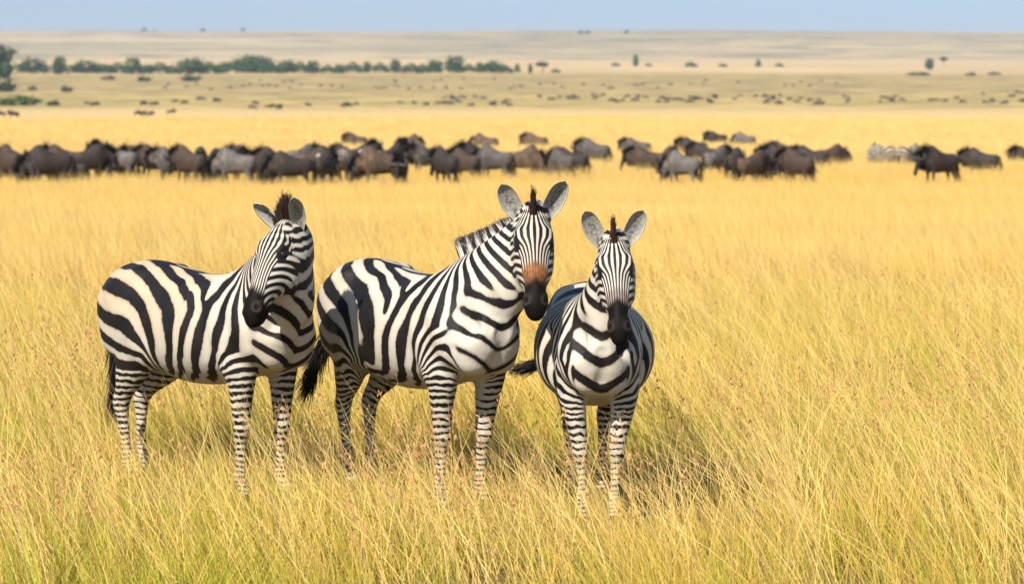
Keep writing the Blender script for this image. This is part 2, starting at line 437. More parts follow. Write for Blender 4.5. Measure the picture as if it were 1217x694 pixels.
def uv_ball(c, r, sc=(1, 1, 1), seg=20, ring=12, frame=None):
    V = [];Fs = []
    for i in range(ring + 1):
        a = math.pi * i / ring
        for j in range(seg):
            b_ = 2 * math.pi * j / seg; V.append((math.sin(a) * math.cos(b_) * sc[0], math.sin(a) * math.sin(b_) * sc[1], math.cos(a) * sc[2]))
    for i in range(ring):
        for j in range(seg):
            k = (j + 1) % seg; Fs.append((i * seg + j, i * seg + k, (i + 1) * seg + k, (i + 1) * seg + j))
    V = np.array(V) * r
    if frame is not None: V = V @ np.array(frame)
    return V + np.array(c), Fs

# ------------------------------------------------------------------ zebra
def make_zebra(label, cfg):
    C = cfg; xs = C.get('stretch', 1.08); fat = C.get('fat', 1.0)
    root = bpy.data.objects.new('zebra', None); COL.objects.link(root)
    root.location = (*C['at'], 0); root.rotation_euler = (0, 0, -R(C['yaw'])); root.scale = (C['scale'],) * 3
    root.empty_display_size = .2
    tag(root, label, 'zebra', 'three zebras standing in the tall grass')
    A = R(C['yaw']); fw = np.array([math.cos(A), -math.sin(A), 0]); lf = np.array([math.sin(A), math.cos(A), 0])
    def loc_dir(d): d = np.array(d, float); return np.array([d @ fw, d @ lf, d[2]])
    # torso
    T = [(-.755, 1.03, .06, .07, .08), (-.735, 1.03, .135, .15, .16), (-.68, 1.02, .205, .235, .23), (-.58, 1.01, .255, .285, .27),
         (-.44, .995, .280, .318, .30), (-.25, .965, .300 * fat, .325, .315), (-.05, .945, .315 * fat, .315, .325), (.15, .945, .310 * fat, .318, .315),
         (.33, .965, .275 * (fat * .6 + .4), .325, .295), (.48, .995, .235, .312, .275), (.60, 1.01, .205, .25, .25), (.69, 1.00, .165, .18, .19), (.745, .99, .11, .10, .12), (.765, .99, .05, .05, .06)]
    sl = C.get('slim', 1.0); T = [(r[0] * xs, r[1], r[2] * (1 - (1 - sl) * float(sstep(r[0], .22, .5))), *r[3:]) for r in T]
    torso = Torso(T, k=.05)
    # head frame
    def to_local(w):        # a point of the place, in the animal's own frame
        d = np.array(w, float) - np.array([*C['at'], 0]); return np.array([d @ fw, d @ lf, d[2]]) / C['scale']
    P0 = to_local(C['poll']); M0 = to_local(C['muzzle']); ax = unit(M0 - P0); HL = np.linalg.norm(M0 - P0)
    nrm = loc_dir(C['face']); nrm = unit(nrm - ax * (nrm @ ax)); lat = np.cross(nrm, ax)      # lat points to one side of the face
    if lat @ np.array([0, 1, 0]) < 0 and not C.get('flip'): lat = -lat
    def H(h, u, v): return P0 + ax * (h * HL) + lat * u + nrm * v
    hr = [(-.03, -.045, .060, .062), (.06, -.036, .080, .090), (.18, -.036, .098, .114), (.30, -.038, .106, .126), (.43, -.034, .102, .116), (.56, -.022, .090, .098),
          (.68, -.010, .064, .080), (.77, -.008, .057, .071), (.85, -.006, .056, .066), (.92, -.012, .058, .060), (.985, -.02, .048, .044), (1.015, -.024, .034, .028)]
    hw = C.get('headw', 1.0); head = Chain([(*H(h, 0, v), a * hw, b_ * hw) for h, v, a, b_ in hr], lat, n=3, k=.03)
    bumps = []; muscle = []
    for s in (-1, 1):
        bumps.append(Chain([(*H(.24, s * .066, .045), .030, .030), (*H(.33, s * .070, .045), .027, .027)], lat, n=2, k=.04))       # brow
        bumps.append(Chain([(*H(.22, s * .060, -.102), .048, .062), (*H(.50, s * .052, -.092), .044, .050)], lat, n=2, k=.04))      # cheek
        bumps.append(Chain([(*H(.87, s * .041, .024), .022, .024), (*H(.93, s * .043, .014), .023, .024)], lat, n=2, k=.025))      # nostril
        bumps.append(Chain([(*H(.40, s * .062, .01), .018, .018), (*H(.56, s * .048, .01), .014, .014)], lat, n=2, k=.03))         # face ridge
    bumps.append(Chain([(*H(.86, 0, -.062), .034, .026), (*H(.96, 0, -.055), .032, .022)], lat, n=2, k=.03))                       # chin
    carve = []
    for s in (-1, 1):
        carve.append(Chain([(*H(.885, s * .054, .048), .011, .011), (*H(.93, s * .064, .034), .015, .015)], lat, n=2, k=.012))    # nostril hollow
        carve.append(Chain([(*H(.335, s * .106 * hw, .036), .015, .015), (*H(.345, s * .107 * hw, .034), .016, .016)], lat, n=2, k=.02))     # eye socket
        carve.append(Chain([(*H(1.0, s * .03, -.050), .007, .007), (*H(.86, s * .066, -.040), .006, .006)], lat, n=2, k=.010))    # mouth
    # muscle and bone under the skin
    for s in (-1, 1):
        sx = xs; yb = s; s = s * (1 - (1 - sl) * .9)
        bumps_b = [[(.40 * sx, s * .135, 1.20, .07, .07), (.52 * sx, s * .175, 1.02, .085, .085), (.57 * sx, s * .150, .90, .08, .075)],      # shoulder blade
                   [(.40 * sx, s * .185, .92, .075, .085), (.42 * sx, s * .180, .78, .055, .065)],                                           # upper foreleg
                   [(.66 * sx, s * .080, .98, .085, .10), (.64 * sx, s * .085, .84, .075, .075)],                                            # breast
                   [(-.40 * sx, s * .175, 1.22, .06, .05), (-.52 * sx, s * .175, 1.12, .09, .09)],                                           # hip
                   [(-.34 * sx, s * .175, .90, .09, .09), (-.30 * sx, s * .165, .78, .06, .06)],                                             # stifle
                   [(-.62 * sx, s * .130, 1.05, .10, .10), (-.60 * sx, s * .135, .85, .09, .10)]]                                            # buttock
        for q in bumps_b: muscle.append(Chain(q, (0, 1, 0), n=3, k=.07))
        carve.append(Chain([(-.27 * sx, s * .385, 1.10, .085, .10), (-.23 * sx, s * .375, .92, .07, .09)], (0, 1, 0), n=2, k=.09))            # flank hollow
        carve.append(Chain([(.27 * sx, s * .385, 1.05, .075, .03), (.30 * sx, s * .350, .80, .07, .03)], (0, 1, 0), n=2, k=.07))              # behind the shoulder
        carve.append(Chain([(.665 * sx, s * .185, 1.16, .05, .05), (.70 * sx, s * .140, 1.02, .05, .04)], (0, 1, 0), n=2, k=.07))             # groove at the base of the neck
    carve.append(Chain([(.80 * sx, 0, 1.0, .02, .02), (.74 * sx, 0, .84, .02, .02)], (0, 1, 0), n=2, k=.06))
    # neck
    E = H(C.get('nape', .0), 0, -.075); B = np.array([.46 * xs, 0, 1.06]); d0 = np.array(C.get('neck0', (.62, 0, .55))); d1 = np.array(C['neck1'])
    rows = []; Ls = []
    nb = [(.19, .275), (.174, .262), (.155, .236), (.134, .208), (.114, .180), (.100, .152), (.088, .118)]
    for i, (a, b_) in enumerate(nb):
        t = i / 6; h00 = 2 * t ** 3 - 3 * t * t + 1; h10 = t ** 3 - 2 * t * t + t; h01 = -2 * t ** 3 + 3 * t * t; h11 = t ** 3 - t * t
        p = B * h00 + d0 * h10 + E * h01 + d1 * h11
        nw = 1 + (C.get('neckw', 1.0) - 1) * min(1, t * 2.5); a, b_ = a * nw, b_ * nw
        rows.append((*p, a * (1 - (1 - sl) * .6 * (1 - t)), b_)); l = unit(np.array([0, 1, 0]) * (1 - t) + lat * t * C.get('twist', 1.0)); Ls.append(l)
    neck = Chain(rows, Ls, n=4, k=.06)
    # legs
    def foreleg(s):
        dx, dy, lift = C['fore'][0 if s > 0 else 1]; X = .47 * xs
        r = [(X - .00, s * .135, .98, .075, .15), (X - .03, s * .150, .84, .080, .120), (X - .02, s * .150, .73, .078, .096), (X + dx * .4, s * .148 + dy * .4, .58, .060, .068),
             (X + .015 + dx * .7, s * .145 + dy * .7, .45, .047, .053), (X + .02 + dx * .75, s * .145 + dy * .75, .405, .046, .052), (X + .012 + dx * .85, s * .143 + dy * .85, .33, .031, .038),
             (X + .012 + dx * .95, s * .142 + dy * .95, .20, .026, .034), (X + .015 + dx, s * .142 + dy, .125, .034, .041), (X + .045 + dx, s * .142 + dy, .065, .031, .034), (X + .065 + dx, s * .142 + dy, .03, .042, .044)]
        return Chain(r, n=3, k=.05)
    def hindleg(s):
        dx, dy, lift = C['hind'][0 if s > 0 else 1]; X = -.48 * xs
        r = [(X + .03, s * .120, 1.02, .13, .21), (X + .05, s * .140, .88, .115, .19), (X + .04, s * .145, .76, .088, .150), (X - .02 + dx * .3, s * .142 + dy * .3, .65, .070, .108),
             (X - .085 + dx * .6, s * .138 + dy * .6, .545, .048, .066), (X - .125 + dx * .75, s * .136 + dy * .75, .47, .045, .060), (X - .120 + dx * .8, s * .136 + dy * .8, .42, .038, .046), (X - .105 + dx * .9, s * .136 + dy * .9, .32, .029, .037),
             (X - .085 + dx, s * .136 + dy, .19, .028, .034), (X - .075 + dx, s * .136 + dy, .125, .034, .040), (X - .045 + dx, s * .136 + dy, .065, .031, .034), (X - .025 + dx, s * .136 + dy, .03, .042, .044)]
        return Chain(r, n=3, k=.05)
    fl = [foreleg(1), foreleg(-1)]; hl = [hindleg(1), hindleg(-1)]
    X0, Fs = implicit_mesh([torso, neck, head] + fl + hl + muscle + bumps, carve, vox=C.get('vox', .0085))
    X = X0
    # the head gets four times the faces, so that its fine lines stay crisp
    Vl = np.where(head.d(X) < .012)[0]; inh = np.zeros(len(X), bool); inh[Vl] = True
    newv = list(X); mid = {}; poly = []
    def midpoint(a, b_):
        k = (a, b_) if a < b_ else (b_, a)
        if k not in mid: mid[k] = len(newv); newv.append((X[a] + X[b_]) / 2)
        return mid[k]
    flag = inh[Fs].all(1)
    for f in Fs[flag].tolist():
        e = [midpoint(f[i], f[(i + 1) % 4]) for i in range(4)]; cidx = len(newv); newv.append(X[f].mean(0))
        for i in range(4): poly.append((f[i], e[i], cidx, e[i - 1]))
    for f in Fs[~flag].tolist():
        q = []
        for i in range(4):
            a, b_ = f[i], f[(i + 1) % 4]; q.append(a); k = (a, b_) if a < b_ else (b_, a)
            if k in mid: q.append(mid[k])
        poly.append(tuple(q))
    X = np.array(newv); Fs = poly
    # ---- coat fields
    dt, dn, dh = torso.d(X), neck.d(X), head.d(X)
    dfl = np.minimum(fl[0].d(X), fl[1].d(X)); dhl = np.minimum(hl[0].d(X), hl[1].d(X))
    x, y, z = X.T
    S = C['stripe']; Cx, Cz, dth, lam, mm = S['cx'], S['cz'], 0, S['lam'], S['lean']
    xw = x
    front = (xw - Cx) / (lam * (1 - .34 * sstep(x, .05, .5)) * (1 + mm * (z - .75)))
    def legdrop(zz, top, l0, l1):   # periods counted down a leg below top
        q = np.clip(top - zz, 0, None); g = (l0 - l1) / top
        return -np.log(np.maximum(1 - g * q / l0, .05)) / g if abs(g) > 1e-6 else q / l0
    dzc = np.maximum(z - Cz, 0); dxc = np.maximum(Cx - xw, 0)
    rear = dxc / (S['r0'] + S['r1'] * dzc ** 1.5)                     # curved bands: upright on the flank, swinging level over the rump
    thigh = S.get('p_thigh', 4.1) + legdrop(z, .90, S.get('thigh', .058), .022)
    wth = np.maximum(sstep(dxc, .16, .38) * sstep(z, .95, .76), sstep(z, .74, .66) * (x < 0))
    rear = -(rear * (1 - wth) + thigh * wth)
    Pt = np.where(xw >= Cx, np.where((z < .7) & (x < .0), rear, front), rear)
    def unroll(x_, y_, z_): return np.c_[x_, .34 * np.arctan2(z_ - .95, np.abs(y_) + .03)]
    def forked(U, forks):
        o = np.zeros(len(U))
        for f in forks:       # a band that ends: one turn of phase about its tip, the seam running down between two bands
            a_, q_ = U[:, 0] - f[0], U[:, 1] - f[1]; o += np.arctan2(a_ - SL * q_, q_ + SL * a_) / (2 * math.pi)
        return o
    if 'bands' in S:       # the middle lines of the dark bands, measured on the flank: a thin-plate surface through them is the phase
        A_ = np.array(S['bands'], float); UA = unroll(A_[:, 0], A_[:, 1], A_[:, 2]); UF = unroll(*np.array(S['forks']).T); SL = S.get('cut', .5)
        UA_P = A_[:, 3] - forked(UA, UF)
        def ker(a, b_):
            r2 = ((a[:, None] - b_[None]) ** 2).sum(-1); return r2 * np.log(r2 + 1e-12) * .5
        m_ = len(UA); Kt = np.zeros((m_ + 3, m_ + 3)); Kt[:m_, :m_] = ker(UA, UA) + np.eye(m_) * 2e-4
        Q_ = np.c_[np.ones(m_), UA]; Kt[:m_, m_:] = Q_; Kt[m_:, :m_] = Q_.T
        wt = np.linalg.solve(Kt, np.r_[UA_P, 0, 0, 0])
        zl = S.get('zleg', .68)
        def field(x_, y_, z_):
            U = unroll(x_, y_, np.where(x_ < -.1, np.maximum(z_, zl), z_)); o = np.empty(len(U))
            for c0 in range(0, len(U), 20000):
                u = U[c0:c0 + 20000]; o[c0:c0 + 20000] = ker(u, UA) @ wt[:m_] + np.c_[np.ones(len(u)), u] @ wt[m_:]
            return o + forked(U, UF) - np.where(x_ < -.1, legdrop(z_, zl, .044, .022), 0)
        Pt = field(x, y, z)
    # neck: soft arc length
    ctr = neck.r[:, :3]; s_arc = np.r_[0, np.cumsum(np.linalg.norm(np.diff(ctr, axis=0), axis=1))]
    d2 = ((X[:, None, :] - ctr[None]) ** 2).sum(-1); w = np.exp(-(d2 - d2.min(1, keepdims=True)) / (2 * .05 ** 2)); sn = (w * s_arc).sum(1) / w.sum(1)
    sn = sn + np.clip((X - ctr[-1]) @ unit(ctr[-1] - ctr[-2]), 0, .2) * (d2.argmin(1) >= len(ctr) - 2)
    ln0, ln1 = S['neck']; Ltot = s_arc[-1]; g = (ln0 - ln1) / Ltot
    xb = B[0]; Pb0 = field(np.array([xb]), np.array([.2]), np.array([1.08]))[0] if 'bands' in S else (xb - Cx) / (lam * .68 * (1 + mm * .31))
    Pn = Pb0 - np.log(np.maximum(1 - g * sn / ln0, .05)) / g
    wn = 1 / (1 + np.exp(np.clip((dn - dt) / .035, -30, 30)))
    wn = np.maximum(wn, sstep(x, .55 * xs, .72 * xs)) * sstep(x, .40 * xs, .56 * xs)
    P = Pt * (1 - wn) + Pn * wn
    # chest chevrons
    chest = sstep(x, .56 * xs, .67 * xs) * sstep(z, 1.30, 1.12)
    chest = np.maximum(chest, sstep(x, .42, .54) * sstep(np.abs(y), .18, .11) * sstep(z, .98, .90))
    Pch = (z - S.get('v0', .70) - S.get('vslope', .75) * np.sqrt(y * y + .0009)) / S.get('vee', .15)
    # shoulder fork and foreleg bands
    xa = .47 * xs; Pax = S['axis'] if 'bands' in S else round((xa - Cx) / (lam * .68 * (1 + mm * .2)))
    Q = np.abs(P - Pax)
    wl = 1 / (1 + np.exp(np.clip((dfl - np.minimum(dt, dn)) / .02, -30, 30)))
    leg = sstep(z, .72, .58) * wl
    axx, axz = S.get('apex', (.56, .95)); xq = np.interp(z, [.70, axz], [.48 * xs, axx])
    env = np.exp(-((x - xq) / .14) ** 2) * sstep(np.abs(y), .06, .14); env = np.maximum(env, sstep(z, .95, .72) * wl) * sstep(x, .08, .22)
    M = legdrop(z, axz, S.get('shoulder', .060), .021)
    fore = env > 1e-3
    P = Pax + np.where(fore, Q * (1 - .6 * leg) - M * env, np.where(x > .12, Q, P - Pax))
    # head
    r_ = X - P0; hh = (r_ @ ax) / HL; u = r_ @ lat; v = r_ @ nrm
    wh = 1 / (1 + np.exp(np.clip((dh - dn) / .014, -30, 30))) * sstep(dt, .0, .05)
    for bmp in bumps: wh = np.where(bmp.d(X) < .004, np.maximum(wh, .999), wh)
    phi = np.arctan2(np.abs(u), v + .055)
    rr = np.sqrt(((hh - .86) * HL) ** 2 + (1.25 * (v + .075)) ** 2)
    Pend = (Pn * 1.0)
    cheek = Pb0 - np.log(np.maximum(1 - g * Ltot / ln0, .05)) / g - (rr - .42) / S.get('cheek', .043)
    pmax = np.interp(hh, [-.1, .0, .10, .22, .31, .40, .50, .62, 1.0], np.radians([30, 34, 52, 68, 64, 46, 38, 34, 34]))
    psi = phi / pmax                                                     # 0 on the middle line of the face, 1 where the cheek begins
    Pf = psi * S.get('face', 5.2) + .12 * np.sin(hh * 14 + 1) * sstep(psi, .1, .5) + S.get('face0', .5)
    wf = wh * (1 - sstep(psi, .96, 1.06)) * sstep(hh, -.10, -.02)
    pchest = chest * (1 - wh) * sstep(dfl - np.minimum(dt, dn), -.01, .03); Pf = np.where(wh < .5, Pch, Pf); wf = np.maximum(wf, pchest)
    # bias: + = paler, - = darker
    nbias = np.full(len(X), S.get('bias', 0.0))
    med = np.where(np.minimum(dfl, dhl) < .02, sstep(-np.sign(y) * 0 - np.abs(y), -.12, -.06), 0)
    nbias = nbias + 1.6 * sstep(np.abs(y), .10, .06) * sstep(z, .76, .70) * sstep(z, .55, .65) * (x > .2) * (wh < .5)
    nbias = nbias + .6 * med * sstep(z, .80, .66)
    belly = sstep(z, .70, .635) * (dt < .03) * (np.minimum(dfl, dhl) > .02) ; nbias = nbias + 1.2 * belly
    nbias = nbias + .25 * sstep(z, .6, .3) * (wh < .5)
    nbias = nbias + S.get('chestbias', .30) * pchest + S.get('chestpale', 0) * chest * sstep(z, 1.06, .9)
    dors = np.exp(-(y / .020) ** 2) * (z > 1.1) * (x < .35) * (dt < .05); nbias = nbias - 1.6 * dors
    dm = np.exp(-(y / .045) ** 2) * (z > 1.1) * (x < .30) * (dt < .05) * (1 - dors); nbias = nbias + .5 * dm
    mz0, mz1 = S.get('muz', (.70, .80))
    bridge = sstep(phi, R(50), R(32)) * sstep(hh - .035 * np.exp(-(u / .022) ** 2) * -1, mz0, mz1)
    muz = np.maximum(bridge, sstep(hh + .05 * sstep(v, -.02, -.06), .80, .87)) * (wh > .5)
    tan = .95 * sstep(hh - .07 * (phi / .75) ** 2 + .012 * np.sin(phi * 23) + .03, *S.get('tan', (.56, .68))) * (1 - sstep(hh, .76, .84)) * sstep(v, .015, .04) * (wh > .5) * sstep(phi, R(55), R(36))
    eyes = [H(.345, s * .088 * hw, .036 * hw) for s in (-1, 1)]
    de = np.minimum(*[np.sqrt((((X - e) @ ax) * .85) ** 2 + (((X - e) @ lat)) ** 2 + (((X - e) @ nrm) * 1.2) ** 2) for e in eyes])
    nbias = nbias - 3.0 * sstep(de, .042, .034)
    nose_fade = sstep(hh, .50, .66) * wf; nbias = nbias + .1 * nose_fade
    nbias = nbias + S.get('rumpbias', 0) * sstep(x, -.25, -.5) * (wh < .5)
    dnos = np.minimum(*[np.linalg.norm((X - H(.912, s * .056, .040)) * 1.0, axis=1) for s in (-1, 1)])
    nos = np.exp(-((dnos - .026) / .009) ** 2) + .7 * np.exp(-((hh - .965) / .03) ** 2) * sstep(v, -.03, -.055); nos = np.clip(nos, 0, 1) * (wh > .5)
    cream = sstep(z, .75, 1.15) * sstep(x, .55, -.2) * .9 + .12; cream = cream * (1 - wh)
    hoof = sstep(z, .055, .045) * (wh < .5); muz = np.maximum(muz, hoof)
    # ---- ears joined into the body mesh
    V = [X]; F = list(Fs); mi = [np.zeros(len(Fs), int)]; n0 = len(X)
    tau = 2 * math.pi
    at = dict(pcc=np.cos(tau * cheek), pcs=np.sin(tau * cheek), pac=np.cos(tau * P), pas=np.sin(tau * P), pbc=np.cos(tau * Pf), pbs=np.sin(tau * Pf), pw=wf, bias=nbias, cream=cream, muz=muz, tan=tan, nos=nos, headw=wh, legw=sstep(z, .85, .6) * (1 - wh), rim=np.zeros(n0), along=np.zeros(n0))
    for (eb, tip, face, *ew) in C['ears']:
        ev, ef, em, er, ea = ear_mesh(H(*eb), to_local(tip), loc_dir(face), W=ew[0] if ew else C.get('earw', .052))
        F += [tuple(i + n0 for i in f) for f in ef]; V.append(ev); mi.append(np.array(em) + 1); n0 += len(ev)
        for k in at: at[k] = np.r_[at[k], er if k == 'rim' else ea if k == 'along' else np.zeros(len(ev))]
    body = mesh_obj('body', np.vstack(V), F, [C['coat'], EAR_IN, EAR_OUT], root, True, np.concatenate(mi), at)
    # ---- eyes
    for s in (-1, 1):
        ev, ef = uv_ball(H(.345, s * .083 * hw ** 1.3, .030 * hw), .0225, (1, 1, 1), frame=[ax * 1.15, lat * .85, nrm * .80]); mesh_obj('eye', ev, ef, EYE_M, root)
        rows_ = [(*H(.31 + .07 * t, s * (.098 + .012 * math.sin(math.pi * t)), .030 + .016 * math.sin(math.pi * t)),) for t in np.linspace(0, 1, 7)]
    # ---- mane
    rr_ = neck.r; roots = []; dirs = []; ph = []; tipd = []
    gN = np.random.default_rng(C['seed'])
    for i in range(len(rr_) - 1):
        f0 = i / (len(rr_) - 1)
        if f0 < C.get('mane_from', .24): continue
        p, q = rr_[i], rr_[i + 1]
        for k in range(C.get('mane_n', 480)):
            t = gN.random(); c = p[:3] * (1 - t) + q[:3] * t; L_ = unit(p[5:] * (1 - t) + q[5:] * t); tg = unit(q[:3] - p[:3])
            up = np.cross(tg, L_); up = up if up @ np.array([-.6, 0, .8]) > 0 else -up
            b_ = p[4] * (1 - t) + q[4] * t
            roots.append(c + up * (b_ - .012) + L_ * gN.normal(0, .011)); dirs.append(unit(up + tg * .18))
    if C.get('mane_from', 0) > 1: p = rr_[-1]; roots = [p[:3]] * 2; dirs = [np.array([0, 0, 1.])] * 2
    roots = np.array(roots); dirs = np.array(dirs)
    frac = np.clip((roots[:, 2] - 1.2) / .5, 0, 1)
    L0 = C.get('mane_len', .13) * np.ones(len(roots)) * (.5 + .5 * sstep(frac, -.1, .2))
    d2 = ((roots[:, None, :] - ctr[None]) ** 2).sum(-1); w = np.exp(-(d2 - d2.min(1, keepdims=True)) / (2 * .05 ** 2)); sn2 = (w * s_arc).sum(1) / w.sum(1)
    pa_r = Pb0 - np.log(np.maximum(1 - g * sn2 / ln0, .05)) / g
    hv, hf, ht, hid = hair_strips(roots, dirs, L0, .0052, .025, jit=.035, seed=C['seed'])
    if len(roots) > 2: mesh_obj('mane', hv, hf, C['hair'], root, True, None, dict(pa=pa_r[hid], tip=sstep(ht + gN.normal(0, .06, len(roots))[hid], .80, .95)))
    # ---- forelock
    S_LOCK = C.get('lock_in', 9); n = C.get('lock_n', 620); hq = gN.uniform(*C.get('lock_h', (-.05, .09)), n); uq = np.clip(gN.normal(0, C.get('lock_w', .011), n), -.065, .065)
    fr = np.array([H(a, b_, C.get('lock_v', .050) + .13 * max(0, a)) for a, b_ in zip(hq, uq)]); fd = np.tile(loc_dir(C.get('lock_dir', (0, 0, 1))), (n, 1)) - np.outer(uq * S_LOCK, lat)
    hv, hf, ht, hid = hair_strips(fr, fd, C.get('lock_len', .125) * (.25 + .75 * np.exp(-(uq / C.get('lock_w', .011) / 1.1) ** 2)) * gN.uniform(.6, 1.0, n), C.get('lock_wd', .0042), .05, jit=.07, seed=C['seed'] + 5)
    mesh_obj('forelock', hv, hf, C['lock'], root, True, None, dict(pa=np.zeros(len(hv)), tip=np.ones(len(hv))))
    # ---- tail
    tp = catmull(C['tail'], 5); m_ = len(tp); rad = np.interp(np.linspace(0, 1, m_), [0, .4, .75, 1], [.042, .028, .02, .012])
    tv, tf = tube(tp, rad, 12); tf = np.array(tf)
    gi = gN.uniform(.35, 1, 1000); ii = (gi * (m_ - 2)).astype(int); rt = tp[ii] + gN.normal(0, .012, (1000, 3))
    dd = np.array([unit(tp[min(i + 1, m_ - 1)] - tp[i]) for i in ii])
    hv, hf, ht, hid = hair_strips(rt, dd, C.get('tuft', .28) * np.ones(1000), .005, .05, jit=.10, seed=C['seed'] + 9)
    sl = np.r_[0, np.cumsum(np.linalg.norm(np.diff(tp, axis=0), axis=1))] / .06
    pa_t = np.concatenate([np.repeat(sl, 12), np.full(len(hv), .5)])
    tp_ = np.concatenate([np.repeat(sstep(np.linspace(0, 1, m_), .35, .6), 12), np.full(len(hv), 1.0)])
    mesh_obj('tail', np.vstack([tv, hv]), np.vstack([tf, hf + len(tv)]), C['tailm'], root, True, None, dict(pa=pa_t, tip=tp_))
    return root

BLACK_HAIR = hair_material('black_tail_hair', (.013, .010, .009), (.50, .44, .34))
MANE_HAIR = hair_material('striped_mane_hair', (.018, .011, .008), (.52, .48, .42), .0)
BROWN_LOCK = hair_material('dark_brown_hair', (.030, .014, .008), (.3, .2, .1))
RUST_LOCK = hair_material('russet_hair', (.060, .020, .009), (.3, .2, .1))

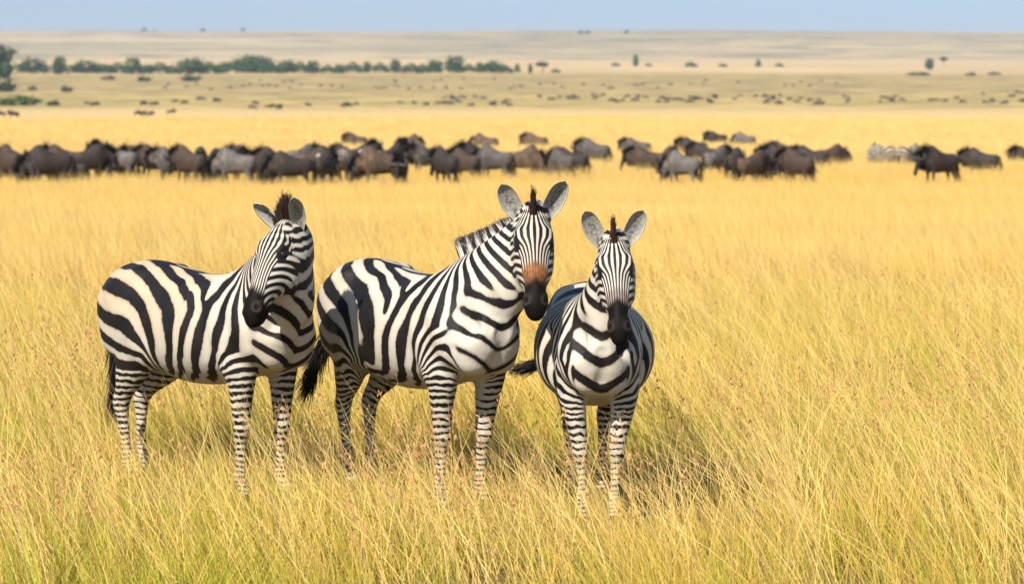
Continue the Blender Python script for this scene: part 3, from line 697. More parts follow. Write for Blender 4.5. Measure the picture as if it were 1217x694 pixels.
ZEBRAS = [
 ('leftmost of the three near zebras, head turned to the side, fuzzy dark mane', dict(
    at=(-1.68, 15.2), yaw=45, scale=.95, stretch=1.10, fat=.95, seed=11,
    poll=(-1.175, 14.5, 1.492), muzzle=(-1.344, 14.22, 1.033), face=(-.64, -.77, .0), neck0=(.55, 0, .40), neck1=(.05, .02, .50), nape=.14, twist=.7, neckw=1.22, headw=1.05,
    fore=((-.05, .00, 0), (-.06, -.0, 0)), hind=((-.15, -.03, 0), (.02, -.0, 0)),
    ears=(((.02, -.066, -.035), (-1.346, 14.58, 1.613), (-.75, -.5, 0)), ((.05, .086, -.030), (-1.124, 14.34, 1.660), (-.12, -1, .15), .046)), flip=False,
    tail=[(-.80, 0, 1.13), (-.87, .01, 1.02), (-.885, .02, .85), (-.89, .03, .68), (-.90, .03, .58)], tuft=.30,
    mane_len=.13, lock_w=.052, lock_n=6000, lock_len=.145, lock_in=-4, lock_h=(-.09, .04), lock_v=.005, lock_wd=.005, lock_dir=(-.15, .1, 1), mane_from=2,
    coat=coat_material('zebra_coat', seed=1.3, tan_amt=.0, soil=.35), hair=BROWN_LOCK, lock=BROWN_LOCK, tailm=BLACK_HAIR,
    stripe=dict(cx=-.10, cz=.62, r0=.075, r1=.60, lam=.155, lean=.9, neck=(.085, .055), bands=[(-0.457,-0.016,1.311,0.5),(-0.242,-0.083,1.274,0.5),(-0.017,-0.168,1.21,0.5),(0.148,-0.24,1.137,0.5),(0.195,-0.27,1.076,0.5),(0.169,-0.292,0.991,0.5),(0.139,-0.294,0.897,0.5),(0.086,-0.265,0.786,0.5),(-0.061,-0.151,0.66,0.5),(-0.421,-0.163,1.282,-0.5),(-0.257,-0.197,1.205,-0.5),(-0.096,-0.248,1.13,-0.5),(0.015,-0.286,1.047,-0.5),(0.031,-0.3,0.943,-0.5),(0.016,-0.281,0.822,-0.5),(-0.07,-0.191,0.689,-0.5),(-0.509,-0.265,1.168,-1.5),(-0.393,-0.253,1.134,-1.5),(-0.27,-0.265,1.055,-1.5),(-0.198,-0.279,0.966,-1.5),(-0.17,-0.278,0.862,-1.5),(-0.177,-0.232,0.751,-1.5),(-0.613,-0.265,0.986,-2.5),(-0.467,-0.283,0.956,-2.5),(-0.348,-0.282,0.917,-2.5),(-0.283,-0.266,0.853,-2.5),(-0.584,-0.247,0.835,-3.5),(-0.485,-0.255,0.804,-3.5),(-0.352,-0.256,0.787,-3.5),(-0.285,-0.24,0.77,-3.5),(-0.556,-0.22,0.715,-4.5),(-0.418,-0.223,0.719,-4.5),(-0.348,-0.21,0.71,-4.5),(-0.081,-0.041,1.26,1.5),(0.114,-0.137,1.229,1.5),(0.228,-0.195,1.192,1.5),(0.481,-0.192,1.254,2.5),(0.445,-0.213,1.224,2.5),(0.354,-0.223,1.155,2.5),(0.307,-0.252,1.063,2.5),(0.269,-0.272,0.957,2.5),(0.233,-0.27,0.837,2.5),(0.156,-0.202,0.707,2.5),(0.562,-0.192,1.24,3.5),(0.517,-0.222,1.19,3.5),(0.469,-0.25,1.085,3.5),(0.44,-0.269,0.968,3.5),(0.388,-0.253,0.846,3.5),(0.284,-0.179,0.715,3.5),(0.601,-0.242,1.093,4.5),(0.574,-0.262,0.976,4.5),(0.523,-0.247,0.869,4.5),(0.517,-0.242,0.79,4.5)], forks=[(0.283, -0.235, 1.138)], bias=-.05, axis=5.5, cut=.40, apex=(.567,.86), vee=.10))),
 ('near zebra with rusty orange nose and striped upright mane, between two others', dict(
    at=(-.505, 14.87), yaw=57, scale=.97, stretch=1.11, fat=.96, seed=23,
    poll=(.106, 14.25, 1.563), muzzle=(.12, 13.93, 1.094), face=(.06, -1, .0), neck0=(.50, 0, .40), neck1=(.08, .10, .55), twist=.12, mane_len=.16, neckw=1.07, headw=1.04,
    fore=((-.10, -.01, 0), (-.09, .01, 0)), hind=((-.10, -.03, 0), (.03, .02, 0)),
    ears=(((.02, -.070, -.035), (-.054, 14.25, 1.724), (-.15, -1, .1)), ((.02, .070, -.035), (.27, 14.2, 1.747), (.2, -1, .1))),
    tail=[(-.80, 0, 1.13), (-.88, -.02, 1.00), (-.93, -.05, .86), (-1.02, -.06, .72), (-1.12, -.06, .58)], tuft=.26,
    coat=coat_material('zebra_coat', seed=4.1, tan_amt=.97, tan=(.27, .095, .022), soil=.35, cream=(.57, .51, .42)), hair=MANE_HAIR, lock=BROWN_LOCK, tailm=BLACK_HAIR,
    stripe=dict(cx=-.12, cz=.62, r0=.080, r1=.62, lam=.155, lean=.8, neck=(.080, .050), bands=[(-0.417,-0.076,1.298,0.5),(-0.172,-0.14,1.24,0.5),(0.017,-0.212,1.175,0.5),(0.115,-0.27,1.091,0.5),(-0.406,-0.216,1.249,-0.5),(-0.281,-0.225,1.176,-0.5),(-0.14,-0.268,1.099,-0.5),(-0.038,-0.296,1.014,-0.5),(-0.019,-0.3,0.896,-0.5),(-0.066,-0.266,0.782,-0.5),(-0.519,-0.27,1.149,-1.5),(-0.407,-0.271,1.081,-1.5),(-0.335,-0.273,1.018,-1.5),(-0.293,-0.274,0.953,-1.5),(-0.267,-0.266,0.846,-1.5),(-0.284,-0.218,0.733,-1.5),(-0.372,-0.136,0.666,-1.5),(-0.593,-0.269,0.985,-2.5),(-0.454,-0.284,0.941,-2.5),(-0.339,-0.279,0.889,-2.5),(-0.613,-0.243,0.83,-3.5),(-0.472,-0.259,0.815,-3.5),(-0.35,-0.258,0.791,-3.5),(-0.319,-0.244,0.766,-3.5),(-0.461,-0.234,0.732,-4.5),(-0.361,-0.213,0.713,-4.5),(-0.353,-0.171,0.683,-4.5),(-0.584,-0.2,0.65,-5.5),(-0.453,-0.208,0.663,-5.5),(-0.412,-0.176,0.644,-5.5),(-0.537,-0.189,0.585,-6.5),(-0.487,-0.158,0.567,-6.5),(-0.572,-0.16,0.51,-7.5),(-0.554,-0.112,0.502,-7.5),(-0.185,-0.062,1.27,1.5),(-0.009,-0.119,1.236,1.5),(0.148,-0.174,1.208,1.5),(0.308,-0.132,1.25,2.5),(0.287,-0.172,1.217,2.5),(0.234,-0.24,1.138,2.5),(0.194,-0.286,1.031,2.5),(0.149,-0.298,0.922,2.5),(0.113,-0.278,0.812,2.5),(0.467,-0.19,1.256,3.5),(0.383,-0.223,1.16,3.5),(0.323,-0.256,1.053,3.5),(0.282,-0.27,0.945,3.5),(0.261,-0.265,0.837,3.5),(0.197,-0.212,0.723,3.5),(0.547,-0.148,1.272,4.5),(0.525,-0.225,1.176,4.5),(0.465,-0.25,1.076,4.5),(0.441,-0.266,0.983,4.5),(0.421,-0.266,0.877,4.5),(0.336,-0.208,0.762,4.5),(0.225,-0.129,0.667,4.5),(0.609,-0.125,1.288,5.5),(0.594,-0.177,1.211,5.5),(0.606,-0.23,1.111,5.5),(0.588,-0.264,1.021,5.5),(0.553,-0.255,0.94,5.5),(0.665,-0.099,1.303,6.5),(0.658,-0.148,1.227,6.5),(0.655,-0.184,1.138,6.5),(0.668,-0.215,1.063,6.5),(0.71,-0.097,1.28,7.5),(0.686,-0.143,1.177,7.5),(0.698,-0.171,1.076,7.5),(0.735,-0.174,0.989,7.5),(0.784,-0.159,0.915,7.5),(0.793,-0.105,0.836,7.5),(0.717,-0.125,1.166,8.5),(0.72,-0.134,1.076,8.5),(0.745,-0.127,1.0,8.5),(0.816,-0.134,0.929,8.5),(0.787,-0.085,1.207,9.5),(0.786,-0.1,1.131,9.5),(0.824,-0.094,1.069,9.5),(0.855,-0.068,0.993,9.5),(0.85,-0.034,0.959,9.5)], forks=[(0.212, -0.208, 1.181), (0.115, -0.285, 1.052)], bias=.0, chestpale=.4, tan=(.56,.64), muz=(.68,.80), axis=6.5, cut=.42, apex=(.66,1.02), vee=.12))),
 ('heavy bellied near zebra facing the viewer head on, russet forelock, dark brown nose', dict(
    at=(.43, 14.55), yaw=88.5, scale=.89, stretch=1.06, fat=1.12, slim=.80, seed=37,
    poll=(.51, 13.9, 1.449), muzzle=(.53, 13.6, .995), face=(-.03, -1, .0), neck0=(.45, 0, .40), neck1=(.02, .03, .55),
    fore=((.02, -.05, 0), (.02, .05, 0)), hind=((.0, -.05, 0), (.0, .02, 0)),
    ears=(((.02, -.070, -.035), (.365, 13.9, 1.604), (-.05, -1, .1)), ((.02, .070, -.035), (.655, 13.9, 1.608), (.1, -1, .1))),
    tail=[(-.80, 0, 1.13), (-.86, -.06, 1.02), (-.92, -.16, .88), (-.98, -.27, .78), (-1.02, -.36, .74)], tuft=.16,
    coat=coat_material('zebra_coat', seed=7.7, tan_amt=.6, tan=(.11, .055, .032), soil=.35, cream=(.57, .51, .42)), hair=BROWN_LOCK, lock=RUST_LOCK, tailm=BLACK_HAIR,
    lock_len=.125, mane_len=.09, lock_w=.008,
    stripe=dict(cx=-.10, cz=.62, r0=.075, r1=.34, lam=.085, lean=.6, neck=(.085, .055), forks=((-.17, 1.10, 1),), bias=.04, chestbias=.24, v0=.6975, tan=(.55,.63), muz=(.65,.73), vee=.155, rumpbias=-.45))),
]
zebras = [make_zebra(l, c) for l, c in ZEBRAS]
# ------------------------------------------------------------------ herd
def gnu_material():
    m, nt, bs = new_mat('gnu_coat'); b = NB(nt)
    oi = b.n('ShaderNodeObjectInfo'); co = b.objcoord()
    n = b.noise(5, 5, co, .65); mp = b.n('ShaderNodeMapping'); nt.links.new(co, mp.inputs[0]); mp.inputs['Scale'].default_value = (17, .6, 1.2)
    br = b.noise(1.0, 3, mp.outputs[0])
    d = b.attr('dark').outputs['Fac']
    c = b.mix(b.math('MULTIPLY', b.ramp(n, .36, .62), .85), oi.outputs['Color'], b.mix(.55, oi.outputs['Color'], (.03, .022, .018, 1)))
    pale = b.mix(1.0, oi.outputs['Color'], (2.2, 2.1, 2.0, 1), 'MULTIPLY'); c = b.mix(b.math('MULTIPLY', b.ramp(b.noise(2.6, 4, co, .6), .50, .66), .8), c, pale)   # dusty patches
    c = b.mix(b.math('MULTIPLY', b.math('MULTIPLY', b.ramp(br, .52, .62), b.attr('band').outputs['Fac']), .75), c, (.022, .018, .016, 1))
    c = b.mix(d, c, (.016, .013, .012, 1))
    nt.links.new(c, bs.inputs['Base Color']); bs.inputs['Roughness'].default_value = .7; bs.inputs['Specular IOR Level'].default_value = .25
    return m
GNU = gnu_material(); GNU_HAIR = plain_material('gnu_hair', (.018, .014, .012), .7, .2); HORN = plain_material('gnu_horn', (.05, .045, .04), .4)

def make_wildebeest(poll, muzzle, seed, vox=.024):
    """a gnu facing +x: high shoulder, sloping back, long dark face, curved horns, mane and beard"""
    root = bpy.data.objects.new('wildebeest', None); COL.objects.link(root)
    g = np.random.default_rng(seed)
    T = Torso([(-.76, .98, .04, .05, .06), (-.72, .97, .13, .13, .16), (-.60, .95, .20, .20, .24), (-.36, .93, .235, .22, .28), (-.05, .93, .245, .27, .30),
               (.22, .95, .245, .36, .33), (.42, .98, .215, .40, .33), (.58, .98, .16, .29, .28), (.68, .96, .08, .16, .16)], k=.06)
    P0, M0 = np.array(poll), np.array(muzzle); ax = unit(M0 - P0); HL = np.linalg.norm(M0 - P0); lat = np.array([0, 1, 0.]); nrm = np.cross(lat, ax)
    if nrm @ np.array([1, 0, .6]) < 0: nrm = -nrm
    H = lambda h, u, v: P0 + ax * h * HL + lat * u + nrm * v
    head = Chain([(*H(h, 0, v), a, b_) for h, v, a, b_ in [(-.04, -.03, .06, .07), (.12, -.03, .085, .11), (.3, -.03, .08, .11), (.55, -.01, .062, .085), (.8, 0, .062, .07), (.95, -.01, .066, .06), (1.02, -.01, .04, .035)]], n=3, k=.04)
    B = np.array([.46, 0, 1.06]); E = H(.12, 0, -.06); mid = (B + E) / 2 + np.array([.04, 0, .05])
    neck = Chain([(*B, .15, .27), (*mid, .105, .20), (*E, .08, .13)], n=5, k=.08)
    legs = []
    for s in (-1, 1):
        st = g.uniform(-.10, .10); X = .44
        legs.append(Chain([(X, s * .11, .92, .07, .13), (X, s * .12, .70, .055, .08), (X + st * .5, s * .12, .42, .038, .042), (X + st, s * .12, .15, .026, .03), (X + st + .03, s * .12, .03, .035, .04)], n=3, k=.04))
        st = g.uniform(-.12, .12); X = -.50
        legs.append(Chain([(X, s * .10, .92, .10, .19), (X + .02, s * .12, .72, .07, .12), (X - .08 + st * .4, s * .12, .46, .036, .05), (X - .06 + st, s * .12, .15, .026, .03), (X - .02 + st, s * .12, .03, .035, .04)], n=3, k=.05))
    V, Fs = implicit_mesh([T, neck, head] + legs, vox=vox)
    dh, dt = head.d(V), T.d(V); dl = np.min([l.d(V) for l in legs], 0)
    dark = np.clip(sstep(dh, .03, -.01) + .8 * sstep(V[:, 2], .60, .42) + .5 * sstep(neck.d(V), .02, -.02) * sstep(V[:, 0], .55, .8), 0, 1)
    band = sstep(V[:, 0], -.15, .2) * sstep(V[:, 2], .6, .9)
    # ears and a pair of horns, a mane, a beard, a tail
    mesh_obj('body', V, Fs, GNU, root, True, None, dict(dark=dark, band=band))
    for s in (-1, 1):
        hp = catmull([H(.04, s * .05, .02), H(.10, s * .17, .03), H(.10, s * .27, .05), H(-.12, s * .29, .08), H(-.30, s * .22, .07)], 4)
        v, f = tube(hp, np.interp(np.linspace(0, 1, len(hp)), [0, .6, 1], [.038, .025, .006]), 8); mesh_obj('horn', v, f, HORN, root)
        v, f, mi, r_, a_ = ear_mesh(H(.10, s * .08, -.03), H(.16, s * .24, -.06), nrm, W=.035); mesh_obj('ear', v, f, GNU_HAIR, root)
    cr = neck.r; ii = g.integers(3, len(cr) - 1, 260); tg = np.array([unit(cr[i + 1, :3] - cr[i, :3]) for i in ii]); up = np.cross(np.tile([0, 1., 0], (260, 1)), tg); up *= -np.sign((up @ np.array([.5, 0, -1.])))[:, None]
    top = cr[ii, :3] + up * (cr[ii, 4] - .02)[:, None]; v, f, t, i_ = hair_strips(top, unit_rows(up * .5 + np.array([0, 0, -.35]) + g.normal(0, .5, (260, 3)) * np.array([.2, 1, .1])), .22 * np.ones(260), .03, .1, 3, seed=seed)
    mesh_obj('mane', v, f, GNU_HAIR, root)
    bt = cr[ii, :3] - up * (cr[ii, 4] - .02)[:, None]; v, f, t, i_ = hair_strips(bt[:140], np.tile([0, 0, -1.], (140, 1)), .20 * np.ones(140), .03, .1, 3, seed=seed + 1)
    mesh_obj('beard', v, f, GNU_HAIR, root)
    tp = catmull([(-.74, 0, 1.08), (-.82, 0, .98), (-.83, .02, .75), (-.82, .03, .55)], 4); v, f = tube(tp, np.linspace(.03, .012, len(tp)), 8)
    k = 120; hv_, hf, t, i_ = hair_strips(tp[g.integers(4, len(tp), k)], np.tile([0, 0, -1.], (k, 1)), .32 * np.ones(k), .022, .1, 3, seed=seed + 2)
    mesh_obj('tail', np.vstack([v, hv_]), np.vstack([np.array(f), hf + len(v)]), GNU_HAIR, root)
    return root
def unit_rows(a): return a / np.linalg.norm(a, axis=1)[:, None]

def copy_tree(o, parent=None, parts=True):
    c = o.copy(); COL.objects.link(c)
    if parent is not None: c.parent = parent
    if parts:
        for ch in list(o.children): copy_tree(ch, c)
    return c

gnus = [make_wildebeest((.98, 0, .74), (1.10, 0, .26), 3), make_wildebeest((1.02, 0, 1.05), (1.20, 0, .60), 5), make_wildebeest((.98, 0, 1.36), (1.28, 0, .98), 8)]
GRAZE, LOW, UP = 0, 1, 2
zeb_bg = make_zebra('zebra', dict(at=(0, 0), yaw=0, scale=1, stretch=1.08, seed=51, vox=.016, poll=(1.12, 0, .98), muzzle=(1.30, 0, .46), face=(.8, 0, .5), neck0=(.45, 0, .1), neck1=(.3, 0, -.25),
    fore=((.05, 0, 0), (-.05, 0, 0)), hind=((-.05, 0, 0), (.08, 0, 0)), ears=(((.02, -.07, -.035), (1.10, -.13, 1.15), (1, 0, 0)), ((.02, .07, -.035), (1.10, .13, 1.15), (1, 0, 0))),
    tail=[(-.80, 0, 1.13), (-.87, .01, 1.02), (-.885, .02, .85), (-.89, .03, .68)], mane_n=40, coat=coat_material('zebra_coat', seed=2.2), hair=MANE_HAIR, lock=BROWN_LOCK, tailm=BLACK_HAIR,
    stripe=dict(cx=-.10, cz=.62, r0=.075, r1=.60, lam=.15, lean=.6, neck=(.098, .060), forks=((-.17, 1.10, 1),), vee=.13)))
del zeb_bg['group']

def d_from_top(ytop, h):
    """distance at which an animal of height h shows its back on row ytop of a frame with this eye height and slope"""
    for d in np.arange(95, 420, .5):
        if HORIZON + FPX * (CAM_H - h - float(ground_z(0, d))) / d <= ytop: return d
    return 420
DK, BR, GY, TN, PG = (.040, .030, .024, 1), (.070, .045, .030, 1), (.105, .090, .078, 1), (.125, .080, .048, 1), (.15, .132, .115, 1)
L, R_ = 180, 0       # heading in degrees; 0 faces to the right
# column, row of the back, heading, pose, coat, what it is
HERD = [
 (2, 172, 170, LOW, GY, 'grey wildebeest cut by the edge of the picture at the far left of the herd'),
 (22, 176, 175, LOW, DK, 'dark wildebeest facing left, second from the left edge of the herd'),
 (60, 174, 190, GRAZE, DK, 'big dark wildebeest with its head down in front of the left cluster'),
 (78, 171, 160, LOW, BR, 'brown wildebeest standing behind the big dark grazing one at left'),
 (85, 190, 200, GRAZE, DK, 'small dark wildebeest nearest the viewer in the left cluster'),
 (104, 173, 20, LOW, DK, 'dark wildebeest with heavy mane facing right in the left cluster'),
 (133, 168, 178, UP, GY, 'grey brown wildebeest standing behind and above the left cluster'),
 (142, 181, 172, GRAZE, PG, 'pale grey wildebeest with dark hanging tail at the right end of the left cluster'),
 (166, 174, 185, LOW, TN, 'tan wildebeest just right of the left cluster, half hidden'),
 (207, 174, 180, LOW, GY, 'lone grey wildebeest facing left between the left cluster and the dark group'),
 (240, 183, 240, GRAZE, DK, 'black headed wildebeest at the left end of the dark group, seen from the front'),
 (268, 174, 15, LOW, DK, 'black wildebeest with humped back at the left of the dark group'),
 (281, 185, 178, GRAZE, PG, 'pale tan grey wildebeest grazing in front of the humped black one'),
 (297, 173, 165, LOW, GY, 'grey wildebeest standing behind the pale tan grey grazing one'),
 (316, 178, 255, GRAZE, DK, 'black wildebeest facing the viewer with its head in the grass, above the left zebra'),
 (347, 181, 172, GRAZE, DK, 'dark brown wildebeest with thin tail showing, nearest of the dark group'),
 (358, 171, 10, LOW, GY, 'grey wildebeest standing behind the dark brown one with thin tail'),
 (384, 177, 95, LOW, DK, 'dark wildebeest seen from behind, just left of a grazing zebra'),
 (424, 161, 176, LOW, BR, 'far brown wildebeest showing only its back above the middle group'),
 (425, 171, 8, UP, BR, 'brown wildebeest with dark raised head facing right in the middle group'),
 (452, 183, 190, GRAZE, TN, 'tan grey wildebeest grazing at the left front of the middle group'),
 (476, 181, 250, LOW, DK, 'dark wildebeest facing the viewer at the front of the middle group'),
 (486, 160, 5, GRAZE, TN, 'far tan wildebeest, a low back beyond the middle group'),
 (508, 171, 182, LOW, GY, 'long grey wildebeest standing broadside facing left in the middle group'),
 (553, 180, 100, LOW, BR, 'brown wildebeest seen from behind at the right of the long grey one'),
 (567, 167, 178, LOW, DK, 'dark brown wildebeest facing left behind the lone front grazer'),
 (577, 159, 184, GRAZE, TN, 'far tan wildebeest behind the dark brown one at mid picture'),
 (589, 185, 180, GRAZE, GY, 'grey brown wildebeest grazing broadside, nearest of the middle group, left of the tall ears'),
 (621, 173, 4, GRAZE, TN, 'tan wildebeest grazing alone right behind the middle zebra\'s ears'),
 (637, 158, 176, LOW, TN, 'small far tan wildebeest directly above the middle zebra'),
 (679, 175, 186, LOW, DK, 'black wildebeest with lowered mane, front of the pair right of the middle zebra'),
 (707, 164, 172, LOW, GY, 'dark grey wildebeest, rear of the pair right of the middle zebra'),
 (757, 162, 178, LOW, GY, 'grey wildebeest facing left above the right zebra\'s ears'),
 (771, 174, 182, LOW, BR, 'brown wildebeest with dark hump in front of the grey one above the right zebra'),
 (812, 177, 175, GRAZE, PG, 'pale grey wildebeest facing left in front of the packed right group'),
 (824, 161, 176, LOW, DK, 'dark wildebeest at the left back of the packed right group'),
 (852, 157, 170, LOW, DK, 'farthest dark wildebeest, topmost back of the packed right group'),
 (850, 172, 15, LOW, GY, 'grey brown wildebeest in the middle of the packed right group'),
 (885, 155, 178, GRAZE, PG, 'far pale grey wildebeest beyond the packed right group'),
 (893, 180, 8, GRAZE, BR, 'brown wildebeest grazing at the very front of the packed right group'),
 (908, 169, 20, LOW, DK, 'dark wildebeest behind the front brown grazer of the packed right group'),
 (932, 175, 205, LOW, DK, 'black maned wildebeest at the right front of the packed group'),
 (930, 164, 176, GRAZE, TN, 'far tan wildebeest behind the black maned one'),
 (964, 171, 170, LOW, DK, 'dark wildebeest, left one of the last pair in the packed group'),
 (986, 170, 6, GRAZE, BR, 'brown tan wildebeest, right one of the last pair in the packed group'),
 (12, 186, 150, GRAZE, BR, 'brown wildebeest low in the grass at the left edge, in front of the others'),
 (47, 190, 200, GRAZE, GY, 'grey wildebeest half sunk in the grass at the front of the left cluster'),
 (118, 186, 30, GRAZE, DK, 'dark wildebeest grazing between the pale grey one and the left cluster'),
 (185, 178, 140, LOW, BR, 'brown wildebeest filling the gap left of the lone grey one'),
 (226, 177, 100, LOW, BR, 'brown wildebeest seen from behind, between the lone grey one and the dark group'),
 (254, 178, 60, GRAZE, DK, 'dark wildebeest crowded behind the black headed one of the dark group'),
 (329, 174, 120, LOW, BR, 'brown wildebeest standing behind the black one that faces the viewer'),
 (370, 182, 20, GRAZE, BR, 'brown wildebeest grazing right of the dark brown one with thin tail'),
 (410, 172, 150, LOW, DK, 'dark wildebeest at the left back of the middle group, behind a zebra'),
 (466, 172, 40, UP, DK, 'dark wildebeest with raised head at the back of the middle group'),
 (530, 177, 150, LOW, DK, 'dark wildebeest against the right flank of the long grey one'),
 (668, 181, 120, GRAZE, GY, 'grey wildebeest grazing at the left foot of the black one with lowered mane'),
 (790, 177, 30, LOW, BR, 'brown wildebeest left of the pale grey one in the packed right group'),
 (838, 168, 140, LOW, DK, 'dark wildebeest standing between the back row and the middle of the packed group'),
 (872, 176, 100, GRAZE, DK, 'dark wildebeest left of the front brown grazer in the packed group'),
 (918, 178, 60, GRAZE, BR, 'brown wildebeest with its head in the grass left of the black maned one'),
 (948, 177, 150, LOW, BR, 'brown wildebeest between the black maned one and the last pair'),
 (1117, 175, 182, LOW, DK, 'dark wildebeest facing left just right of the two far zebras'),
 (1167, 172, 184, LOW, DK, 'dark humped wildebeest facing left, last whole animal at the right of the herd'),
 (1219, 168, 178, LOW, BR, 'brown wildebeest cut by the right edge of the picture'),
]
BG_ZEBRAS = [(397, 178, 60, 'pale zebra grazing among the wildebeest above the gap between the two left zebras'),
 (436, 180, 110, 'zebra seen from behind in the middle wildebeest group'),
 (1050, 168, 112, 'far zebra, left one of the two standing apart at right'),
 (1079, 169, 58, 'far zebra with broad striped rump, right one of the two standing apart')]
used = [False, False, False]
for px, yt, hd, pose, colr, lab in HERD:
    if used[pose]: o = copy_tree(gnus[pose])
    else: o = gnus[pose]; used[pose] = True
    small = .80 if 'small dark' in lab else 1.0
    s = small * (1 + .05 * math.sin(px * 1.7)); d = d_from_top(yt, 1.36 * s * 1.16) * (1 + .05 * math.sin(px * 7.31)); x = (px - 608.5) / FPX * d
    o.location = (x, d, float(ground_z(x, d))); o.rotation_euler = (0, 0, R(hd + 34 * math.sin(px * 12.9898))); o.scale = (s * .92, s * 1.05, s * 1.16)
    for ch in o.children: ch.color = colr
    tag(o, lab, 'wildebeest', 'wildebeest herd grazing behind the zebras')
for i, (px, yt, hd, lab) in enumerate(BG_ZEBRAS):
    o = zeb_bg if i == 0 else copy_tree(zeb_bg)
    d = d_from_top(yt, 1.31 * 1.17); x = (px - 608.5) / FPX * d
    o.location = (x, d, float(ground_z(x, d))); o.rotation_euler = (0, 0, R(hd)); o.scale = (1.08, 1.12, 1.14); tag(o, lab, 'zebra', 'zebras mixed into the herd')

# far herd: scattered dark specks over the flat
def d_from_ground(y):
    for d in np.arange(500, 2400, 4):
        if HORIZON + FPX * (CAM_H - float(ground_z(0, d))) / d <= y: return d
    return 2400
far_proto = []
for k, (po, mu) in enumerate((((.98, 0, .74), (1.10, 0, .26)), ((1.02, 0, 1.05), (1.20, 0, .60)))):
    w_ = make_wildebeest(po, mu, 21 + k, vox=.06)
    far_proto.append(w_)
g = np.random.default_rng(99); specks = []
for x0, x1, y0, y1, n in ((98, 126, 125, 128, 4), (150, 225, 124, 128, 9), (232, 275, 120, 125, 6), (285, 345, 124, 133, 6), (365, 430, 126, 131, 6), (470, 560, 124, 129, 9), (0, 65, 139, 142, 3), (150, 205, 137, 141, 4),
                          (520, 580, 117, 121, 8), (575, 615, 122, 128, 5), (640, 720, 115, 121, 12), (725, 800, 116, 124, 16), (800, 860, 115, 126, 16), (870, 935, 115, 122, 8), (910, 1010, 115, 127, 16), (1035, 1075, 117, 125, 7), (1095, 1217, 112, 126, 18),
                          (180, 400, 102, 110, 16), (400, 620, 103, 108, 16), (640, 800, 101, 107, 14), (800, 1000, 98, 106, 10), (230, 600, 95, 100, 12)):
    for _ in range(n): specks.append((g.uniform(x0, x1), g.uniform(y0, y1)))
for i, (px, y) in enumerate(specks):
    src = far_proto[i % 2]; o = src if i < 2 else copy_tree(src, parts=True)
    d = d_from_ground(y); x = (px - 608.5) / FPX * d; s = g.uniform(.9, 1.1)
    o.location = (x, d, float(ground_z(x, d))); o.rotation_euler = (0, 0, g.choice([0, math.pi]) + g.normal(0, .5)); o.scale = (s, s, s)
    c = (DK, BR, DK, GY)[i % 4]
    for ch in o.children: ch.color = c
    tag(o, 'tiny dark wildebeest far off on the plain between the near herd and the treeline', 'wildebeest', 'far wildebeest scattered over the plain')

# ------------------------------------------------------------------ trees and shrubs
def leaf_material(name, c0, c1):
    m, nt, bs = new_mat(name); b = NB(nt)
    v = b.attr('v').outputs['Fac']; oi = b.n('ShaderNodeObjectInfo')
    c = b.mix(v, (*c0, 1), (*c1, 1)); c = b.mix(b.math('MULTIPLY', oi.outputs['Random'], .4), c, (c0[0] * 1.5, c0[1] * 1.1, c0[2] * .9, 1))
    nt.links.new(c, bs.inputs['Base Color']); bs.inputs['Roughness'].default_value = .7; bs.inputs['Specular IOR Level'].default_value = .2
    return m
LEAF = leaf_material('tree_leaves', (.018, .060, .010), (.065, .140, .024)); LEAF_DK = leaf_material('dark_leaves', (.018, .036, .012), (.05, .075, .022))
BARK = plain_material('bark', (.10, .075, .055), .9, .1)
def make_tree(name, lobes, leaf, n, trunk, mat, seed):
    """lobes: (x,y,z,rx,ry,rz); leaf-sized faces spread through each lobe, thinning to its edge; a forked trunk reaching into them"""
    g = np.random.default_rng(seed); root = bpy.data.objects.new(name, None); COL.objects.link(root)
    V = []; Fs = []; A = []
    for lx, ly, lz, rx, ry, rz in lobes:
        m_ = int(n * (rx * ry * rz) ** .5 / sum((q[3] * q[4] * q[5]) ** .5 for q in lobes))
        cl = g.normal(0, 1, (max(6, m_ // 14), 3)); cl = cl / np.linalg.norm(cl, axis=1)[:, None] * g.uniform(.35, 1.0, (len(cl), 1)) ** .5
        cv = g.uniform(0, 1, len(cl))
        for _ in range(m_):
            k = g.integers(len(cl)); p = cl[k] + g.normal(0, .20, 3); p = np.array([lx, ly, lz]) + p * np.array([rx, ry, rz])
            a = g.normal(0, 1, 3); a /= np.linalg.norm(a); b_ = np.cross(a, g.normal(0, 1, 3)); b_ /= np.linalg.norm(b_); s = leaf * g.uniform(.6, 1.3)
            i = len(V); V += [p - a * s, p + b_ * s * .6, p + a * s, p - b_ * s * .6]; Fs.append((i, i + 1, i + 2, i + 3)); A += [np.clip(cv[k] + g.normal(0, .2), 0, 1)] * 4
    mesh_obj('crown', V, Fs, mat, root, False, None, dict(v=np.array(A)))
    tv = []; tf = []
    for lx, ly, lz, rx, ry, rz in lobes:
        p = catmull([(0, 0, -.5), (lx * .08, ly * .08, trunk * .5), (lx * .4, ly * .4, trunk + (lz - trunk) * .3), (lx, ly, lz)], 4)
        v, f = tube(p, np.linspace(.032 * (lz + 2), .012 * lz, len(p)), 7); tf += [tuple(i + len(tv) for i in q) for q in f]; tv += list(v)
    mesh_obj('trunk', tv, tf, BARK, root)
    return root
